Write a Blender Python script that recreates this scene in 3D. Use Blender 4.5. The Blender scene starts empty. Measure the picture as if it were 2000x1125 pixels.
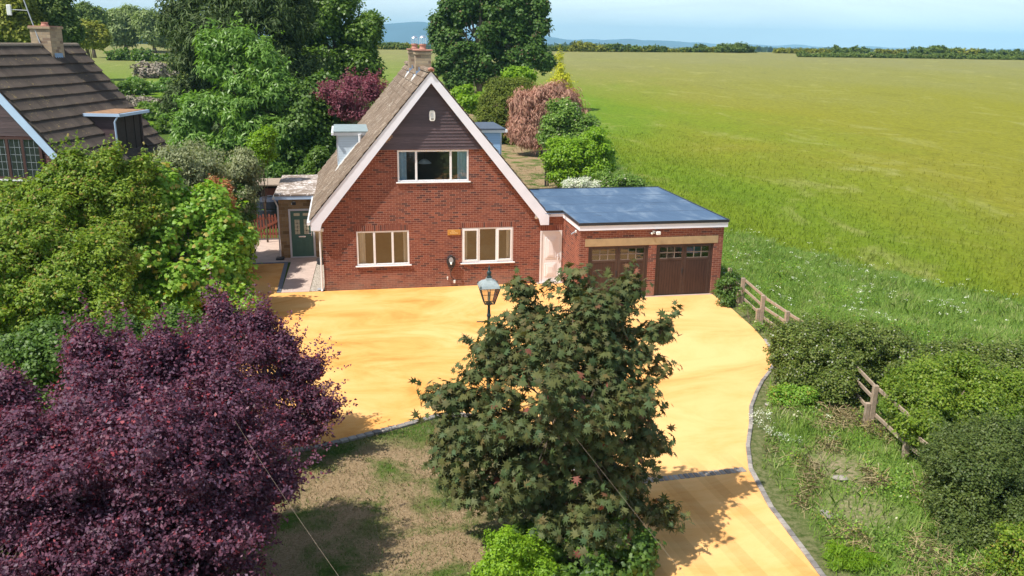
import bpy, math, random
import numpy as np
from mathutils import Vector, Matrix
random.seed(7); RNG = np.random.default_rng(11)
SC = bpy.context.scene; COL = SC.collection
# ------------------------------------------------------------------ camera
F = 1668.96; CAM = np.array([1.0247, -31.6010, 9.0659])
AX_R = np.array([0.98231413, -0.18674172, 0.01365601])
AX_U = np.array([0.03854341, 0.27304178, 0.96122973])
AX_W = np.array([0.18323036, 0.94370319, -0.27541046])
cd = bpy.data.cameras.new("camera"); cam = bpy.data.objects.new("camera", cd); COL.objects.link(cam)
cd.sensor_width = 36; cd.lens = F / 2000 * 36; cd.clip_start = 0.1; cd.clip_end = 60000
m = Matrix.Identity(4)
for i in range(3):
    m[i][0] = AX_R[i]; m[i][1] = AX_U[i]; m[i][2] = -AX_W[i]; m[i][3] = CAM[i]
cam.matrix_world = m; SC.camera = cam
# ------------------------------------------------------------------ light
SUN_EL = math.radians(57); SUN_A = math.radians(23)
S = Vector((-math.cos(SUN_A) * math.cos(SUN_EL), -math.sin(SUN_A) * math.cos(SUN_EL), math.sin(SUN_EL)))
W = bpy.data.worlds.new("World"); SC.world = W; W.use_nodes = True
nt = W.node_tree; nt.nodes.clear()
wo = nt.nodes.new("ShaderNodeOutputWorld"); bg = nt.nodes.new("ShaderNodeBackground")
sky = nt.nodes.new("ShaderNodeTexSky"); sky.sky_type = 'NISHITA'; sky.sun_disc = False
sky.sun_elevation = SUN_EL; sky.sun_rotation = math.atan2(S.x, S.y); sky.altitude = 30
sky.air_density = 1.0; sky.dust_density = 1.6; sky.ozone_density = 1.3
tcn = nt.nodes.new("ShaderNodeTexCoord"); mp = nt.nodes.new("ShaderNodeMapping"); mp.inputs['Scale'].default_value = (2.0, 2.0, 14.0)
mp.inputs['Rotation'].default_value = (0.05, 0.03, 0.2)
cn = nt.nodes.new("ShaderNodeTexNoise"); cn.inputs['Scale'].default_value = 1.6; cn.inputs['Detail'].default_value = 8; cn.inputs['Roughness'].default_value = 0.62; cn.inputs['Distortion'].default_value = 0.5
cr = nt.nodes.new("ShaderNodeValToRGB"); cr.color_ramp.elements[0].position = 0.25; cr.color_ramp.elements[1].position = 0.75
cr.color_ramp.elements[0].color = (0.58, 0.58, 0.58, 1); cr.color_ramp.elements[1].color = (1, 1, 1, 1)
mx = nt.nodes.new("ShaderNodeMixRGB"); mx.inputs[2].default_value = (10.2, 11.6, 11.9, 1)
sx = nt.nodes.new("ShaderNodeSeparateXYZ"); hr = nt.nodes.new("ShaderNodeMapRange"); hr.inputs[1].default_value = 0.0; hr.inputs[2].default_value = 0.35; hr.inputs[3].default_value = 1.0; hr.inputs[4].default_value = 0.12
ml = nt.nodes.new("ShaderNodeMath"); ml.operation = 'MULTIPLY'; nt.links.new(tcn.outputs['Generated'], sx.inputs[0]); nt.links.new(sx.outputs[2], hr.inputs[0])
nt.links.new(tcn.outputs['Generated'], mp.inputs[0]); nt.links.new(mp.outputs[0], cn.inputs['Vector'])
nt.links.new(cn.outputs[0], cr.inputs[0]); nt.links.new(cr.outputs[0], ml.inputs[0]); nt.links.new(hr.outputs[0], ml.inputs[1]); nt.links.new(ml.outputs[0], mx.inputs[0]); nt.links.new(sky.outputs[0], mx.inputs[1])
nt.links.new(mx.outputs[0], bg.inputs[0]); nt.links.new(bg.outputs[0], wo.inputs[0]); bg.inputs[1].default_value = 0.095
sl = bpy.data.lights.new("sun", 'SUN'); sl.energy = 4.4; sl.angle = math.radians(0.55); sl.color = (1.0, 0.955, 0.88)
so = bpy.data.objects.new("sun", sl); COL.objects.link(so); so.rotation_mode = 'QUATERNION'; so.rotation_quaternion = S.to_track_quat('Z', 'Y'); so.location = (-40, -20, 60)
SC.view_settings.view_transform = 'Standard'; SC.view_settings.look = 'None'; SC.view_settings.gamma = 1; SC.view_settings.exposure = 0.50
SC.render.engine = 'CYCLES'; SC.cycles.max_bounces = 6; SC.cycles.transparent_max_bounces = 8; SC.cycles.use_denoising = True
SC.cycles.sample_clamp_indirect = 6; SC.cycles.volume_bounces = 0

# ------------------------------------------------------------------ helpers
def at(px, py, t):
    return CAM + t * (AX_W + AX_R * (px - 1000) / F - AX_U * (py - 562.5) / F)
def smooth(e0, e1, x):
    t = np.clip((x - e0) / (e1 - e0), 0, 1); return t * t * (3 - 2 * t)
def gh(x, y):
    s = 0.19 * np.asarray(x, float) + 0.98 * np.asarray(y, float)
    u = np.clip((s - 14) / 226, 0, None)
    z = 7.1 * np.clip(u, 0, 1) ** 1.12
    z = z - 13.0 * smooth(262, 420, s)
    b = smooth(16, 40, np.asarray(x, float)) * (1 - smooth(40, 90, s))
    z = z + b * 0.10 * np.sin(np.asarray(x) * 0.7) * np.cos(np.asarray(y) * 0.31)
    z = z + 0.35 * np.sin(np.asarray(x) * 0.021 + 1.2) * np.sin(s * 0.017) * smooth(60, 140, s)
    return z
WORLDLOC = {}
def reg(o, loc): WORLDLOC[o.name] = np.array(loc, float)
def tag(o, label=None, cat=None, group=None, kind=None):
    if label: o['label'] = label
    if cat: o['category'] = cat
    if group: o['group'] = group
    if kind: o['kind'] = kind
    return o
def root(name, loc, label, cat, group=None):
    o = bpy.data.objects.new(name, None); COL.objects.link(o); o.empty_display_size = 0.2
    o.location = loc; reg(o, loc); return tag(o, label, cat, group)
def mesh_np(name, V, faces, mat, parent=None, loc=None, smooth_=False, cols=None):
    """V (n,3); faces: (m,k) array or list of lists"""
    V = np.asarray(V, float)
    if parent is not None: L = WORLDLOC[parent.name]
    elif loc is not None: L = np.array(loc, float)
    else:
        L = np.array([V[:, 0].mean(), V[:, 1].mean(), V[:, 2].min()])
    me = bpy.data.meshes.new(name)
    if isinstance(faces, np.ndarray):
        mcount, k = faces.shape
        me.vertices.add(len(V)); me.vertices.foreach_set('co', (V - L).astype(np.float32).ravel())
        me.loops.add(mcount * k); me.loops.foreach_set('vertex_index', faces.astype(np.int32).ravel())
        me.polygons.add(mcount); me.polygons.foreach_set('loop_start', np.arange(0, mcount * k, k, dtype=np.int32))
        try: me.polygons.foreach_set('loop_total', np.full(mcount, k, dtype=np.int32))
        except Exception: pass
        me.update(calc_edges=True)
    else:
        me.from_pydata([tuple(v) for v in (V - L)], [], faces); me.update()
    if smooth_: me.polygons.foreach_set('use_smooth', np.ones(len(me.polygons), dtype=bool))
    if cols is not None:
        a = me.color_attributes.new('zone', 'FLOAT_COLOR', 'POINT'); a.data.foreach_set('color', np.asarray(cols, np.float32).ravel())
    me.materials.append(mat)
    o = bpy.data.objects.new(name, me); COL.objects.link(o)
    if parent is not None: o.parent = parent
    else: o.location = L
    reg(o, L)
    return o
class MB:
    def __init__(s): s.v = []; s.f = []
    def add(s, vs, fs):
        n = len(s.v); s.v += [tuple(map(float, v)) for v in vs]; s.f += [[i + n for i in f] for f in fs]; return s
    def box(s, x0, x1, y0, y1, z0, z1, M=None):
        vs = [(x0, y0, z0), (x1, y0, z0), (x1, y1, z0), (x0, y1, z0), (x0, y0, z1), (x1, y0, z1), (x1, y1, z1), (x0, y1, z1)]
        if M is not None: vs = [tuple(M @ Vector(v)) for v in vs]
        return s.add(vs, [(0, 3, 2, 1), (4, 5, 6, 7), (0, 1, 5, 4), (1, 2, 6, 5), (2, 3, 7, 6), (3, 0, 4, 7)])
    def bbox(s, x0, x1, y0, y1, z0, z1, b=0.01, M=None):
        b = min(b, (x1 - x0) / 2.2, (y1 - y0) / 2.2, (z1 - z0) / 2.2)   # chamfered box
        vs = []; idx = {}
        def vid(p):
            p = tuple(p)
            if p not in idx: idx[p] = len(vs); vs.append(p)
            return idx[p]
        X = (x0, x1); Y = (y0, y1); Z = (z0, z1); fs = []
        sg = (1, -1)
        P = {}
        for i in (0, 1):
            for j in (0, 1):
                for k in (0, 1):
                    P[i, j, k, 0] = vid((X[i], Y[j] + sg[j] * b, Z[k] + sg[k] * b))
                    P[i, j, k, 1] = vid((X[i] + sg[i] * b, Y[j], Z[k] + sg[k] * b))
                    P[i, j, k, 2] = vid((X[i] + sg[i] * b, Y[j] + sg[j] * b, Z[k]))
        for a in (0, 1):
            fs.append([P[a, 0, 0, 0], P[a, 1, 0, 0], P[a, 1, 1, 0], P[a, 0, 1, 0]])
            fs.append([P[0, a, 0, 1], P[1, a, 0, 1], P[1, a, 1, 1], P[0, a, 1, 1]])
            fs.append([P[0, 0, a, 2], P[1, 0, a, 2], P[1, 1, a, 2], P[0, 1, a, 2]])
        for a in (0, 1):
            for c in (0, 1):
                fs.append([P[a, c, 0, 0], P[a, c, 1, 0], P[a, c, 1, 1], P[a, c, 0, 1]])
                fs.append([P[a, 0, c, 0], P[a, 1, c, 0], P[a, 1, c, 2], P[a, 0, c, 2]])
                fs.append([P[0, a, c, 1], P[1, a, c, 1], P[1, a, c, 2], P[0, a, c, 2]])
        for i in (0, 1):
            for j in (0, 1):
                for k in (0, 1): fs.append([P[i, j, k, 0], P[i, j, k, 1], P[i, j, k, 2]])
        if M is not None: vs = [tuple(M @ Vector(v)) for v in vs]
        return s.add(vs, fs)
    def prism(s, poly, axis, a, b):
        """poly: 2D points in the plane normal to axis ('y': (x,z), 'x': (y,z), 'z': (x,y))"""
        def mk(p, c): return {'y': (p[0], c, p[1]), 'x': (c, p[0], p[1]), 'z': (p[0], p[1], c)}[axis]
        n = len(poly); vs = [mk(p, a) for p in poly] + [mk(p, b) for p in poly]
        return s.add(vs, [list(range(n)), list(range(2 * n - 1, n - 1, -1))] + [[i, (i + 1) % n, n + (i + 1) % n, n + i] for i in range(n)])
    def tube(s, pts, rad, n=8, cap=True):
        pts = [Vector(p) for p in pts]; k = len(pts)
        if not hasattr(rad, '__len__'): rad = [rad] * k
        n0 = len(s.v); prev = None
        for i, p in enumerate(pts):
            d = (pts[min(i + 1, k - 1)] - pts[max(i - 1, 0)])
            d = d.normalized() if d.length > 1e-9 else Vector((0, 0, 1))
            if prev is None:
                a = d.orthogonal().normalized()
            else:
                a = prev - d * prev.dot(d); a = a.normalized() if a.length > 1e-6 else d.orthogonal().normalized()
            prev = a; b = d.cross(a)
            for j in range(n):
                th = 2 * math.pi * j / n; q = p + (a * math.cos(th) + b * math.sin(th)) * rad[i]; s.v.append(tuple(q))
        for i in range(k - 1):
            for j in range(n):
                s.f.append([n0 + i * n + j, n0 + i * n + (j + 1) % n, n0 + (i + 1) * n + (j + 1) % n, n0 + (i + 1) * n + j])
        if cap: s.f.append([n0 + j for j in range(n)][::-1]); s.f.append([n0 + (k - 1) * n + j for j in range(n)])
        return s
    def lathe(s, prof, c, n=16):
        """prof: (r, z) list"""
        n0 = len(s.v)
        for r, z in prof:
            for j in range(n):
                th = 2 * math.pi * j / n; s.v.append((c[0] + r * math.cos(th), c[1] + r * math.sin(th), c[2] + z))
        k = len(prof)
        for i in range(k - 1):
            for j in range(n): s.f.append([n0 + i * n + j, n0 + i * n + (j + 1) % n, n0 + (i + 1) * n + (j + 1) % n, n0 + (i + 1) * n + j])
        s.f.append([n0 + j for j in range(n)][::-1]); s.f.append([n0 + (k - 1) * n + j for j in range(n)])
        return s
    def build(s, name, mat, parent=None, loc=None, smooth_=False):
        return mesh_np(name, s.v, s.f, mat, parent, loc, smooth_)

# ------------------------------------------------------------------ materials
def newmat(name):
    m = bpy.data.materials.new(name); m.use_nodes = True; t = m.node_tree; t.nodes.clear()
    o = t.nodes.new("ShaderNodeOutputMaterial"); b = t.nodes.new("ShaderNodeBsdfPrincipled"); t.links.new(b.outputs[0], o.inputs[0])
    return m, t, b, o
def N(t, typ, **kw):
    n = t.nodes.new("ShaderNode" + typ)
    for k, v in kw.items():
        if k in n.inputs: n.inputs[k].default_value = v
        else: setattr(n, k, v)
    return n
def ramp(t, inp, stops):
    r = N(t, "ValToRGB"); e = r.color_ramp.elements
    e[0].position = stops[0][0]; e[0].color = (*stops[0][1], 1)
    e[1].position = stops[-1][0]; e[1].color = (*stops[-1][1], 1)
    for p, c in stops[1:-1]:
        x = e.new(p); x.color = (*c, 1)
    t.links.new(inp, r.inputs[0]); return r.outputs[0]
def mixc(t, f, a, b, mode='MIX'):
    n = N(t, "MixRGB", blend_type=mode)
    for i, v in ((0, f), (1, a), (2, b)):
        if hasattr(v, 'is_linked'): t.links.new(v, n.inputs[i])
        else: n.inputs[i].default_value = v if i == 0 else (*v, 1)
    return n.outputs[0]
def geo(t, scale=(1, 1, 1), rot=(0, 0, 0)):
    g = N(t, "NewGeometry"); mpp = N(t, "Mapping"); mpp.inputs['Scale'].default_value = scale; mpp.inputs['Rotation'].default_value = rot
    t.links.new(g.outputs['Position'], mpp.inputs[0]); return mpp.outputs[0]
def noise(t, vec, scale, detail=5, rough=0.55, dist=0.0):
    n = N(t, "TexNoise", Scale=scale, Detail=detail, Roughness=rough, Distortion=dist); t.links.new(vec, n.inputs['Vector']); return n.outputs[0]
def bump(t, b, h, strength=0.4, dist=0.02):
    n = N(t, "Bump", Strength=strength, Distance=dist); t.links.new(h, n.inputs['Height']); t.links.new(n.outputs[0], b.inputs['Normal'])
def math_(t, op, a, b=0.5, clamp=False):
    n = N(t, "Math", operation=op); n.use_clamp = clamp
    for i, v in ((0, a), (1, b)):
        if hasattr(v, 'is_linked'): t.links.new(v, n.inputs[i])
        else: n.inputs[i].default_value = v
    return n.outputs[0]
def plain(name, col, rough=0.6, var=0.12, scale=6, spec=0.4, metallic=0, bmp=0.0):
    m, t, b, o = newmat(name); v = geo(t)
    n = noise(t, v, scale, 6, 0.6); c = ramp(t, n, [(0.25, tuple(x * (1 - var) for x in col)), (0.75, tuple(min(1, x * (1 + var)) for x in col))])
    t.links.new(c, b.inputs['Base Color']); b.inputs['Roughness'].default_value = rough; b.inputs['Specular IOR Level'].default_value = spec; b.inputs['Metallic'].default_value = metallic
    if bmp: bump(t, b, noise(t, v, scale * 8, 4), bmp, 0.01)
    return m
def brickmat(name, c1, c2, mortar, bw=0.225, rh=0.075, ms=0.011, offset=0.5, soot=True, dark=(0.10, 0.045, 0.04)):
    m, t, b, o = newmat(name); g = N(t, "NewGeometry"); sp = N(t, "SeparateXYZ"); t.links.new(g.outputs['Position'], sp.inputs[0])
    u = math_(t, 'ADD', sp.outputs[0], sp.outputs[1]); cb = N(t, "CombineXYZ"); t.links.new(u, cb.inputs[0]); t.links.new(sp.outputs[2], cb.inputs[1])
    br = N(t, "TexBrick"); br.offset = offset; t.links.new(cb.outputs[0], br.inputs['Vector'])
    br.inputs['Scale'].default_value = 1; br.inputs['Brick Width'].default_value = bw; br.inputs['Row Height'].default_value = rh; br.inputs['Mortar Size'].default_value = ms / 2; br.inputs['Mortar Smooth'].default_value = 0.15
    br.inputs['Color1'].default_value = (0, 0, 0, 1); br.inputs['Color2'].default_value = (1, 1, 1, 1); br.inputs['Mortar'].default_value = (0.5, 0.5, 0.5, 1)
    wv = N(t, "TexWhiteNoise", noise_dimensions='3D'); sn = N(t, "VectorMath", operation='MULTIPLY')
    # per-brick tone: brick's own random grey
    mid = tuple((a + d) / 2 for a, d in zip(c1, c2))
    bc = ramp(t, br.outputs['Color'], [(0.0, dark), (0.10, dark), (0.2, c1), (0.6, mid), (1.0, c2)])
    n = noise(t, g.outputs['Position'], 1.3, 5, 0.6); bc = mixc(t, 0.5, bc, ramp(t, n, [(0.3, (0.62, 0.58, 0.58)), (0.7, (1.25, 1.2, 1.15))]), 'MULTIPLY')
    fine = noise(t, g.outputs['Position'], 22, 4, 0.6); bc = mixc(t, 0.35, bc, ramp(t, fine, [(0.3, (0.6, 0.6, 0.6)), (0.7, (1.3, 1.3, 1.3))]), 'MULTIPLY')
    c = mixc(t, br.outputs['Fac'], bc, mortar)
    if soot:   # pale splash staining near the ground
        zz = math_(t, 'MULTIPLY', math_(t, 'SUBTRACT', 0.75, sp.outputs[2]), 1.3, True); zz = math_(t, 'MULTIPLY', zz, ramp(t, n, [(0.35, (0.1,) * 3), (0.65, (0.75,) * 3)]))
        c = mixc(t, zz, c, (0.33, 0.22, 0.17))
    t.links.new(c, b.inputs['Base Color']); b.inputs['Roughness'].default_value = 0.85; b.inputs['Specular IOR Level'].default_value = 0.2
    bump(t, b, math_(t, 'SUBTRACT', math_(t, 'MULTIPLY', fine, 0.3), br.outputs['Fac']), 0.5, 0.006)
    return m
M = {}
BR1 = (0.18, 0.055, 0.038); BR2 = (0.275, 0.092, 0.056); MORT = (0.40, 0.235, 0.175)
M['brick'] = brickmat('red_brick', BR1, BR2, MORT)
M['soldier'] = brickmat('soldier_brick', BR1, BR2, MORT, bw=0.075, rh=0.5, offset=0)
M['buff'] = brickmat('buff_brick', (0.32, 0.21, 0.10), (0.44, 0.31, 0.16), (0.36, 0.29, 0.2), bw=0.30, rh=0.15, dark=(0.26, 0.17, 0.08), soot=False)
M['nbrick'] = brickmat('brown_brick', (0.16, 0.06, 0.045), (0.25, 0.10, 0.07), (0.3, 0.2, 0.17), soot=False)
M['chim'] = brickmat('chimney_brick', (0.33, 0.25, 0.17), (0.46, 0.36, 0.24), (0.30, 0.25, 0.2), bw=0.28, rh=0.11, dark=(0.24, 0.17, 0.12), soot=False)
M['upvc'] = plain('white_upvc', (0.80, 0.79, 0.79), 0.35, 0.04)
M['barge'] = plain('white_fascia', (0.80, 0.80, 0.86), 0.45, 0.06, 2)
M['bluewhite'] = plain('pale_blue_barge', (0.45, 0.58, 0.75), 0.5, 0.08, 2)
M['dark'] = plain('dark_void', (0.02, 0.02, 0.022), 0.9, 0.1)
M['room'] = plain('room_wall', (0.25, 0.21, 0.17), 0.9, 0.1)
M['curtain'] = plain('cream_curtain', (0.85, 0.78, 0.64), 0.8, 0.08)
M['bcurtain'] = plain('blue_curtain', (0.55, 0.72, 0.82), 0.8, 0.12, 9)
M['wood_sign'] = plain('varnished_sign', (0.50, 0.24, 0.05), 0.4, 0.2, 12)
M['sign_letter'] = plain('sign_letter', (0.85, 0.65, 0.30), 0.5, 0.05)
M['black'] = plain('black_plastic', (0.03, 0.03, 0.035), 0.35, 0.1)
M['grey'] = plain('grey_plastic', (0.35, 0.37, 0.40), 0.35, 0.1)
M['white'] = plain('white_plastic', (0.8, 0.8, 0.76), 0.4, 0.03)
M['lead'] = plain('lead_flashing', (0.22, 0.33, 0.50), 0.5, 0.2, 8)
M['mortar'] = plain('white_mortar', (0.72, 0.70, 0.66), 0.9, 0.1, 8)
M['pot'] = plain('clay_pot', (0.42, 0.20, 0.15), 0.8, 0.2, 10)
M['steel'] = plain('bright_steel', (0.75, 0.77, 0.8), 0.25, 0.05, metallic=0.9)
M['lampmetal'] = plain('verdigris_metal', (0.05, 0.08, 0.08), 0.35, 0.3, 12, metallic=0.5)
M['lamproof'] = plain('lamp_roof_metal', (0.42, 0.47, 0.45), 0.3, 0.25, 12, metallic=0.35)
M['greendoor'] = plain('sage_green_door', (0.085, 0.19, 0.14), 0.4, 0.07, 4)
M['gate'] = plain('red_stained_timber', (0.27, 0.085, 0.055), 0.7, 0.25, 10)
M['oldwood'] = plain('weathered_timber', (0.34, 0.26, 0.19), 0.85, 0.3, 9, bmp=0.4)
M['concrete'] = plain('concrete_lintel', (0.40, 0.28, 0.15), 0.85, 0.15, 5, bmp=0.3)
M['path'] = plain('pink_paving', (0.50, 0.39, 0.33), 0.85, 0.15, 3, bmp=0.3)
M['darkedge'] = plain('slate_block_edging', (0.13, 0.15, 0.19), 0.7, 0.3, 14)
M['bark'] = plain('grey_brown_bark', (0.16, 0.12, 0.085), 0.9, 0.3, 9, bmp=0.6)
M['bark2'] = plain('pale_twig_bark', (0.30, 0.25, 0.18), 0.9, 0.25, 9, bmp=0.3)
M['rock'] = plain('pale_stone', (0.30, 0.27, 0.23), 0.9, 0.2, 9, bmp=0.5)
M['trunkdark'] = plain('dark_timber', (0.05, 0.04, 0.035), 0.9, 0.2, 9)

def glassmat(name, tint=(1, 1, 1), refl=0.10, rough=0.0):
    m = bpy.data.materials.new(name); m.use_nodes = True; t = m.node_tree; t.nodes.clear(); o = N(t, "OutputMaterial")
    g = N(t, "BsdfGlossy", Roughness=rough); g.inputs['Color'].default_value = (0.95, 0.97, 1, 1); tr = N(t, "BsdfTransparent"); tr.inputs['Color'].default_value = (*tint, 1)
    fr = N(t, "Fresnel", IOR=1.5); f = math_(t, 'ADD', math_(t, 'MULTIPLY', fr.outputs[0], 1.7), refl, True)
    bp = N(t, "Bump", Strength=.35, Distance=.02); t.links.new(noise(t, geo(t, (1, 1, 1.6)), 2.2, 2, .5), bp.inputs['Height']); t.links.new(bp.outputs[0], g.inputs['Normal'])
    mxs = N(t, "MixShader"); t.links.new(f, mxs.inputs[0]); t.links.new(tr.outputs[0], mxs.inputs[1]); t.links.new(g.outputs[0], mxs.inputs[2]); t.links.new(mxs.outputs[0], o.inputs[0]); return m
M['glass'] = glassmat('window_glass', (0.85, 0.88, 0.9), 0.05)
M['glassup'] = glassmat('upper_window_glass', (0.8, 0.86, 0.9), 0.04)
M['lampglass'] = glassmat('lantern_glass', (0.92, 0.88, 0.85), 0.05)

def striped(name, col, period, axis, rough=0.6, depth=0.004, var=0.2, dark=0.35):
    """timber with board joints"""
    m, t, b, o = newmat(name); g = N(t, "NewGeometry"); sp = N(t, "SeparateXYZ"); t.links.new(g.outputs['Position'], sp.inputs[0])
    src = {'x': sp.outputs[0], 'y': sp.outputs[1], 'z': sp.outputs[2]}[axis]
    fr = math_(t, 'FRACT', math_(t, 'DIVIDE', src, period)); gr = ramp(t, fr, [(0.0, (dark,) * 3), (0.07, (dark,) * 3), (0.12, (1,) * 3), (1.0, (1,) * 3)])
    v = geo(t, (1.5, 1.5, 14) if axis != 'z' else (1.2, 1.2, 20)) if axis != 'z' else geo(t, (1.2, 1.2, 22))
    if axis == 'x': v = geo(t, (16, 4, 1.2))
    n = noise(t, v, 2.5, 6, 0.6); c = ramp(t, n, [(0.3, tuple(x * (1 - var) for x in col)), (0.7, tuple(x * (1 + var) for x in col))])
    c = mixc(t, 1.0, c, gr, 'MULTIPLY'); t.links.new(c, b.inputs['Base Color']); b.inputs['Roughness'].default_value = rough; b.inputs['Specular IOR Level'].default_value = 0.3
    bump(t, b, n, 0.25, 0.004); return m
def cladmat():
    m, t, b, o = newmat('dark_cladding'); g = N(t, "NewGeometry"); n = noise(t, geo(t, (1.2, 1.2, 22)), 2.5, 6, .6)
    c = ramp(t, n, [(.3, (.060, .038, .040)), (.7, (.115, .078, .080))]); c = mixc(t, .8, c, ramp(t, g.outputs['Random Per Island'], [(0, (.65, .62, .65)), (1, (1.3, 1.25, 1.25))]), 'MULTIPLY')
    t.links.new(c, b.inputs['Base Color']); b.inputs['Roughness'].default_value = .5; bump(t, b, n, .3, .004); return m
M['cladding'] = cladmat()
M['garagewood'] = striped('brown_garage_timber', (0.060, 0.031, 0.023), 0.105, 'x', 0.5, var=0.3)
M['garageframe'] = plain('brown_frame', (0.066, 0.036, 0.027), 0.5, 0.25, 8)
M['shiplap'] = striped('white_shiplap', (0.62, 0.72, 0.80), 0.10, 'z', 0.45, var=0.03, dark=0.72)
M['shiplap_shade'] = striped('shade_blue_shiplap', (0.38, 0.56, 0.78), 0.10, 'z', 0.45, var=0.03, dark=0.75)  # blue skylit shade of the right dormer cheek put into the boards' colour
M['darkfence'] = striped('dark_picket', (0.05, 0.035, 0.03), 0.16, 'x', 0.8, var=0.3, dark=0.1)

def rooftile(name, c1, c2, spot, tw=0.33, spots=0.63, spotscale=26):
    m, t, b, o = newmat(name); v = geo(t); oi = N(t, "NewGeometry")
    r = oi.outputs['Random Per Island']
    n = noise(t, v, 1.1, 6, 0.6); n2 = noise(t, v, spotscale, 3, 0.6)
    c = ramp(t, n, [(0.28, c1), (0.72, c2)]); c = mixc(t, 0.55, c, ramp(t, r, [(0, (0.72, 0.72, 0.72)), (1, (1.2, 1.2, 1.2))]), 'MULTIPLY')
    big = noise(t, v, 2.2, 3, 0.5)
    msk = ramp(t, math_(t, 'ADD', n2, math_(t, 'MULTIPLY', math_(t, 'SUBTRACT', big, 0.5), 0.5)), [(spots, (0, 0, 0)), (spots + 0.04, (1, 1, 1))])
    c = mixc(t, msk, c, spot); t.links.new(c, b.inputs['Base Color']); b.inputs['Roughness'].default_value = 0.85; b.inputs['Specular IOR Level'].default_value = 0.25
    bump(t, b, noise(t, v, 30, 4), 0.4, 0.01); return m
M['tile'] = rooftile('brown_roof_tile', (0.15, 0.105, 0.072), (0.225, 0.165, 0.118), (0.62, 0.55, 0.45))
M['ntile'] = rooftile('dark_roof_tile', (0.072, 0.056, 0.048), (0.115, 0.092, 0.076), (0.22, 0.17, 0.08), spots=0.66, spotscale=14)
M['moss'] = rooftile('mossy_flat_roof', (0.20, 0.15, 0.11), (0.36, 0.30, 0.26), (0.70, 0.64, 0.60), spots=0.55, spotscale=9)
M['felt'] = plain('grey_felt_roof', (0.26, 0.32, 0.33), 0.7, 0.15, 4)
M['felt2'] = plain('slate_felt_roof', (0.085, 0.11, 0.15), 0.6, 0.15, 4)
def epdm():
    m, t, b, o = newmat('blue_grey_membrane'); v = geo(t, (1, 0.35, 1), (0, 0, 0.2)); n = noise(t, v, 1.2, 6, 0.65, 0.6); n2 = noise(t, geo(t), 40, 3, 0.7)
    c = ramp(t, n, [(0.35, (0.055, 0.10, 0.175)), (0.52, (0.075, 0.13, 0.215)), (0.68, (0.16, 0.22, 0.30))]); c = mixc(t, 0.3, c, ramp(t, n2, [(0.3, (0.7,) * 3), (0.7, (1.3,) * 3)]), 'MULTIPLY')
    t.links.new(c, b.inputs['Base Color']); b.inputs['Roughness'].default_value = 0.6; b.inputs['Specular IOR Level'].default_value = 0.35; bump(t, b, n, 0.3, 0.02); return m
M['epdm'] = epdm()
def drivemat():
    m, t, b, o = newmat('amber_resin_surface'); v = geo(t, (0.55, 1.0, 1), (0, 0, 0.2)); n = noise(t, v, 0.5, 7, 0.68, 0.7); n2 = noise(t, geo(t), 90, 3, 0.8)
    c = ramp(t, n, [(0.33, (0.60, 0.245, 0.052)), (0.45, (0.73, 0.352, 0.098)), (0.62, (0.81, 0.455, 0.170))])
    g = N(t, "NewGeometry"); sp = N(t, "SeparateXYZ"); t.links.new(g.outputs['Position'], sp.inputs[0])
    # laying strips on the entrance slope, running along the drive
    u = math_(t, 'ADD', sp.outputs[0], math_(t, 'MULTIPLY', sp.outputs[1], 0.09)); u = math_(t, 'FRACT', math_(t, 'MULTIPLY', u, 1.15))
    st = ramp(t, u, [(0.0, (0.72, 0.68, 0.62)), (0.28, (0.74, 0.70, 0.64)), (0.31, (1.0,) * 3), (0.8, (1.05,) * 3), (0.84, (0.86, 0.84, 0.8)), (1.0, (0.86, 0.84, 0.8))])
    # paler towards the garage and the entrance, richer colour by the house
    wx = math_(t, 'ADD', math_(t, 'DIVIDE', math_(t, 'SUBTRACT', sp.outputs[0], 4.0), 9.0), math_(t, 'MULTIPLY', math_(t, 'SUBTRACT', n, .5), 1.5), True)
    c = mixc(t, math_(t, 'MULTIPLY', wx, .45), c, (0.82, 0.50, 0.22))
    msk = math_(t, 'MULTIPLY', math_(t, 'SUBTRACT', -14.6, sp.outputs[1]), 0.9, True)
    c = mixc(t, msk, c, mixc(t, 0.5, c, st, 'MULTIPLY'))
    c = mixc(t, 0.5, c, ramp(t, n2, [(0.3, (0.82,) * 3), (0.7, (1.15,) * 3)]), 'MULTIPLY')
    dirt = noise(t, geo(t), 14, 2, 0.5); c = mixc(t, ramp(t, dirt, [(0.76, (0, 0, 0)), (0.79, (0.6,) * 3)]), c, (0.2, 0.13, 0.06))
    t.links.new(c, b.inputs['Base Color']); b.inputs['Roughness'].default_value = 0.9; b.inputs['Specular IOR Level'].default_value = 0.15; bump(t, b, n2, 0.5, 0.006); return m
M['drive'] = drivemat()
def sett():
    m, t, b, o = newmat('grey_block_setts'); v = geo(t); vo = N(t, "NewGeometry"); r = vo.outputs['Random Per Island']; n = noise(t, v, 12, 5)
    c = ramp(t, r, [(0, (0.17, 0.155, 0.145)), (0.5, (0.26, 0.235, 0.21)), (1, (0.36, 0.32, 0.28))]); c = mixc(t, 0.6, c, ramp(t, n, [(0.3, (0.6,) * 3), (0.7, (1.3,) * 3)]), 'MULTIPLY')
    t.links.new(c, b.inputs['Base Color']); b.inputs['Roughness'].default_value = 0.85; return m
M['sett'] = sett()
def gravelmat():
    m, t, b, o = newmat('pale_gravel'); v = geo(t); vv = N(t, "TexVoronoi", Scale=38); t.links.new(v, vv.inputs['Vector'])
    c = ramp(t, vv.outputs['Color'], [(0.1, (0.22, 0.19, 0.15)), (0.5, (0.42, 0.37, 0.30)), (0.9, (0.68, 0.62, 0.54))]); t.links.new(c, b.inputs['Base Color']); b.inputs['Roughness'].default_value = 0.9
    bump(t, b, vv.outputs['Distance'], 1.0, 0.02); return m
M['gravel'] = gravelmat()

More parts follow.
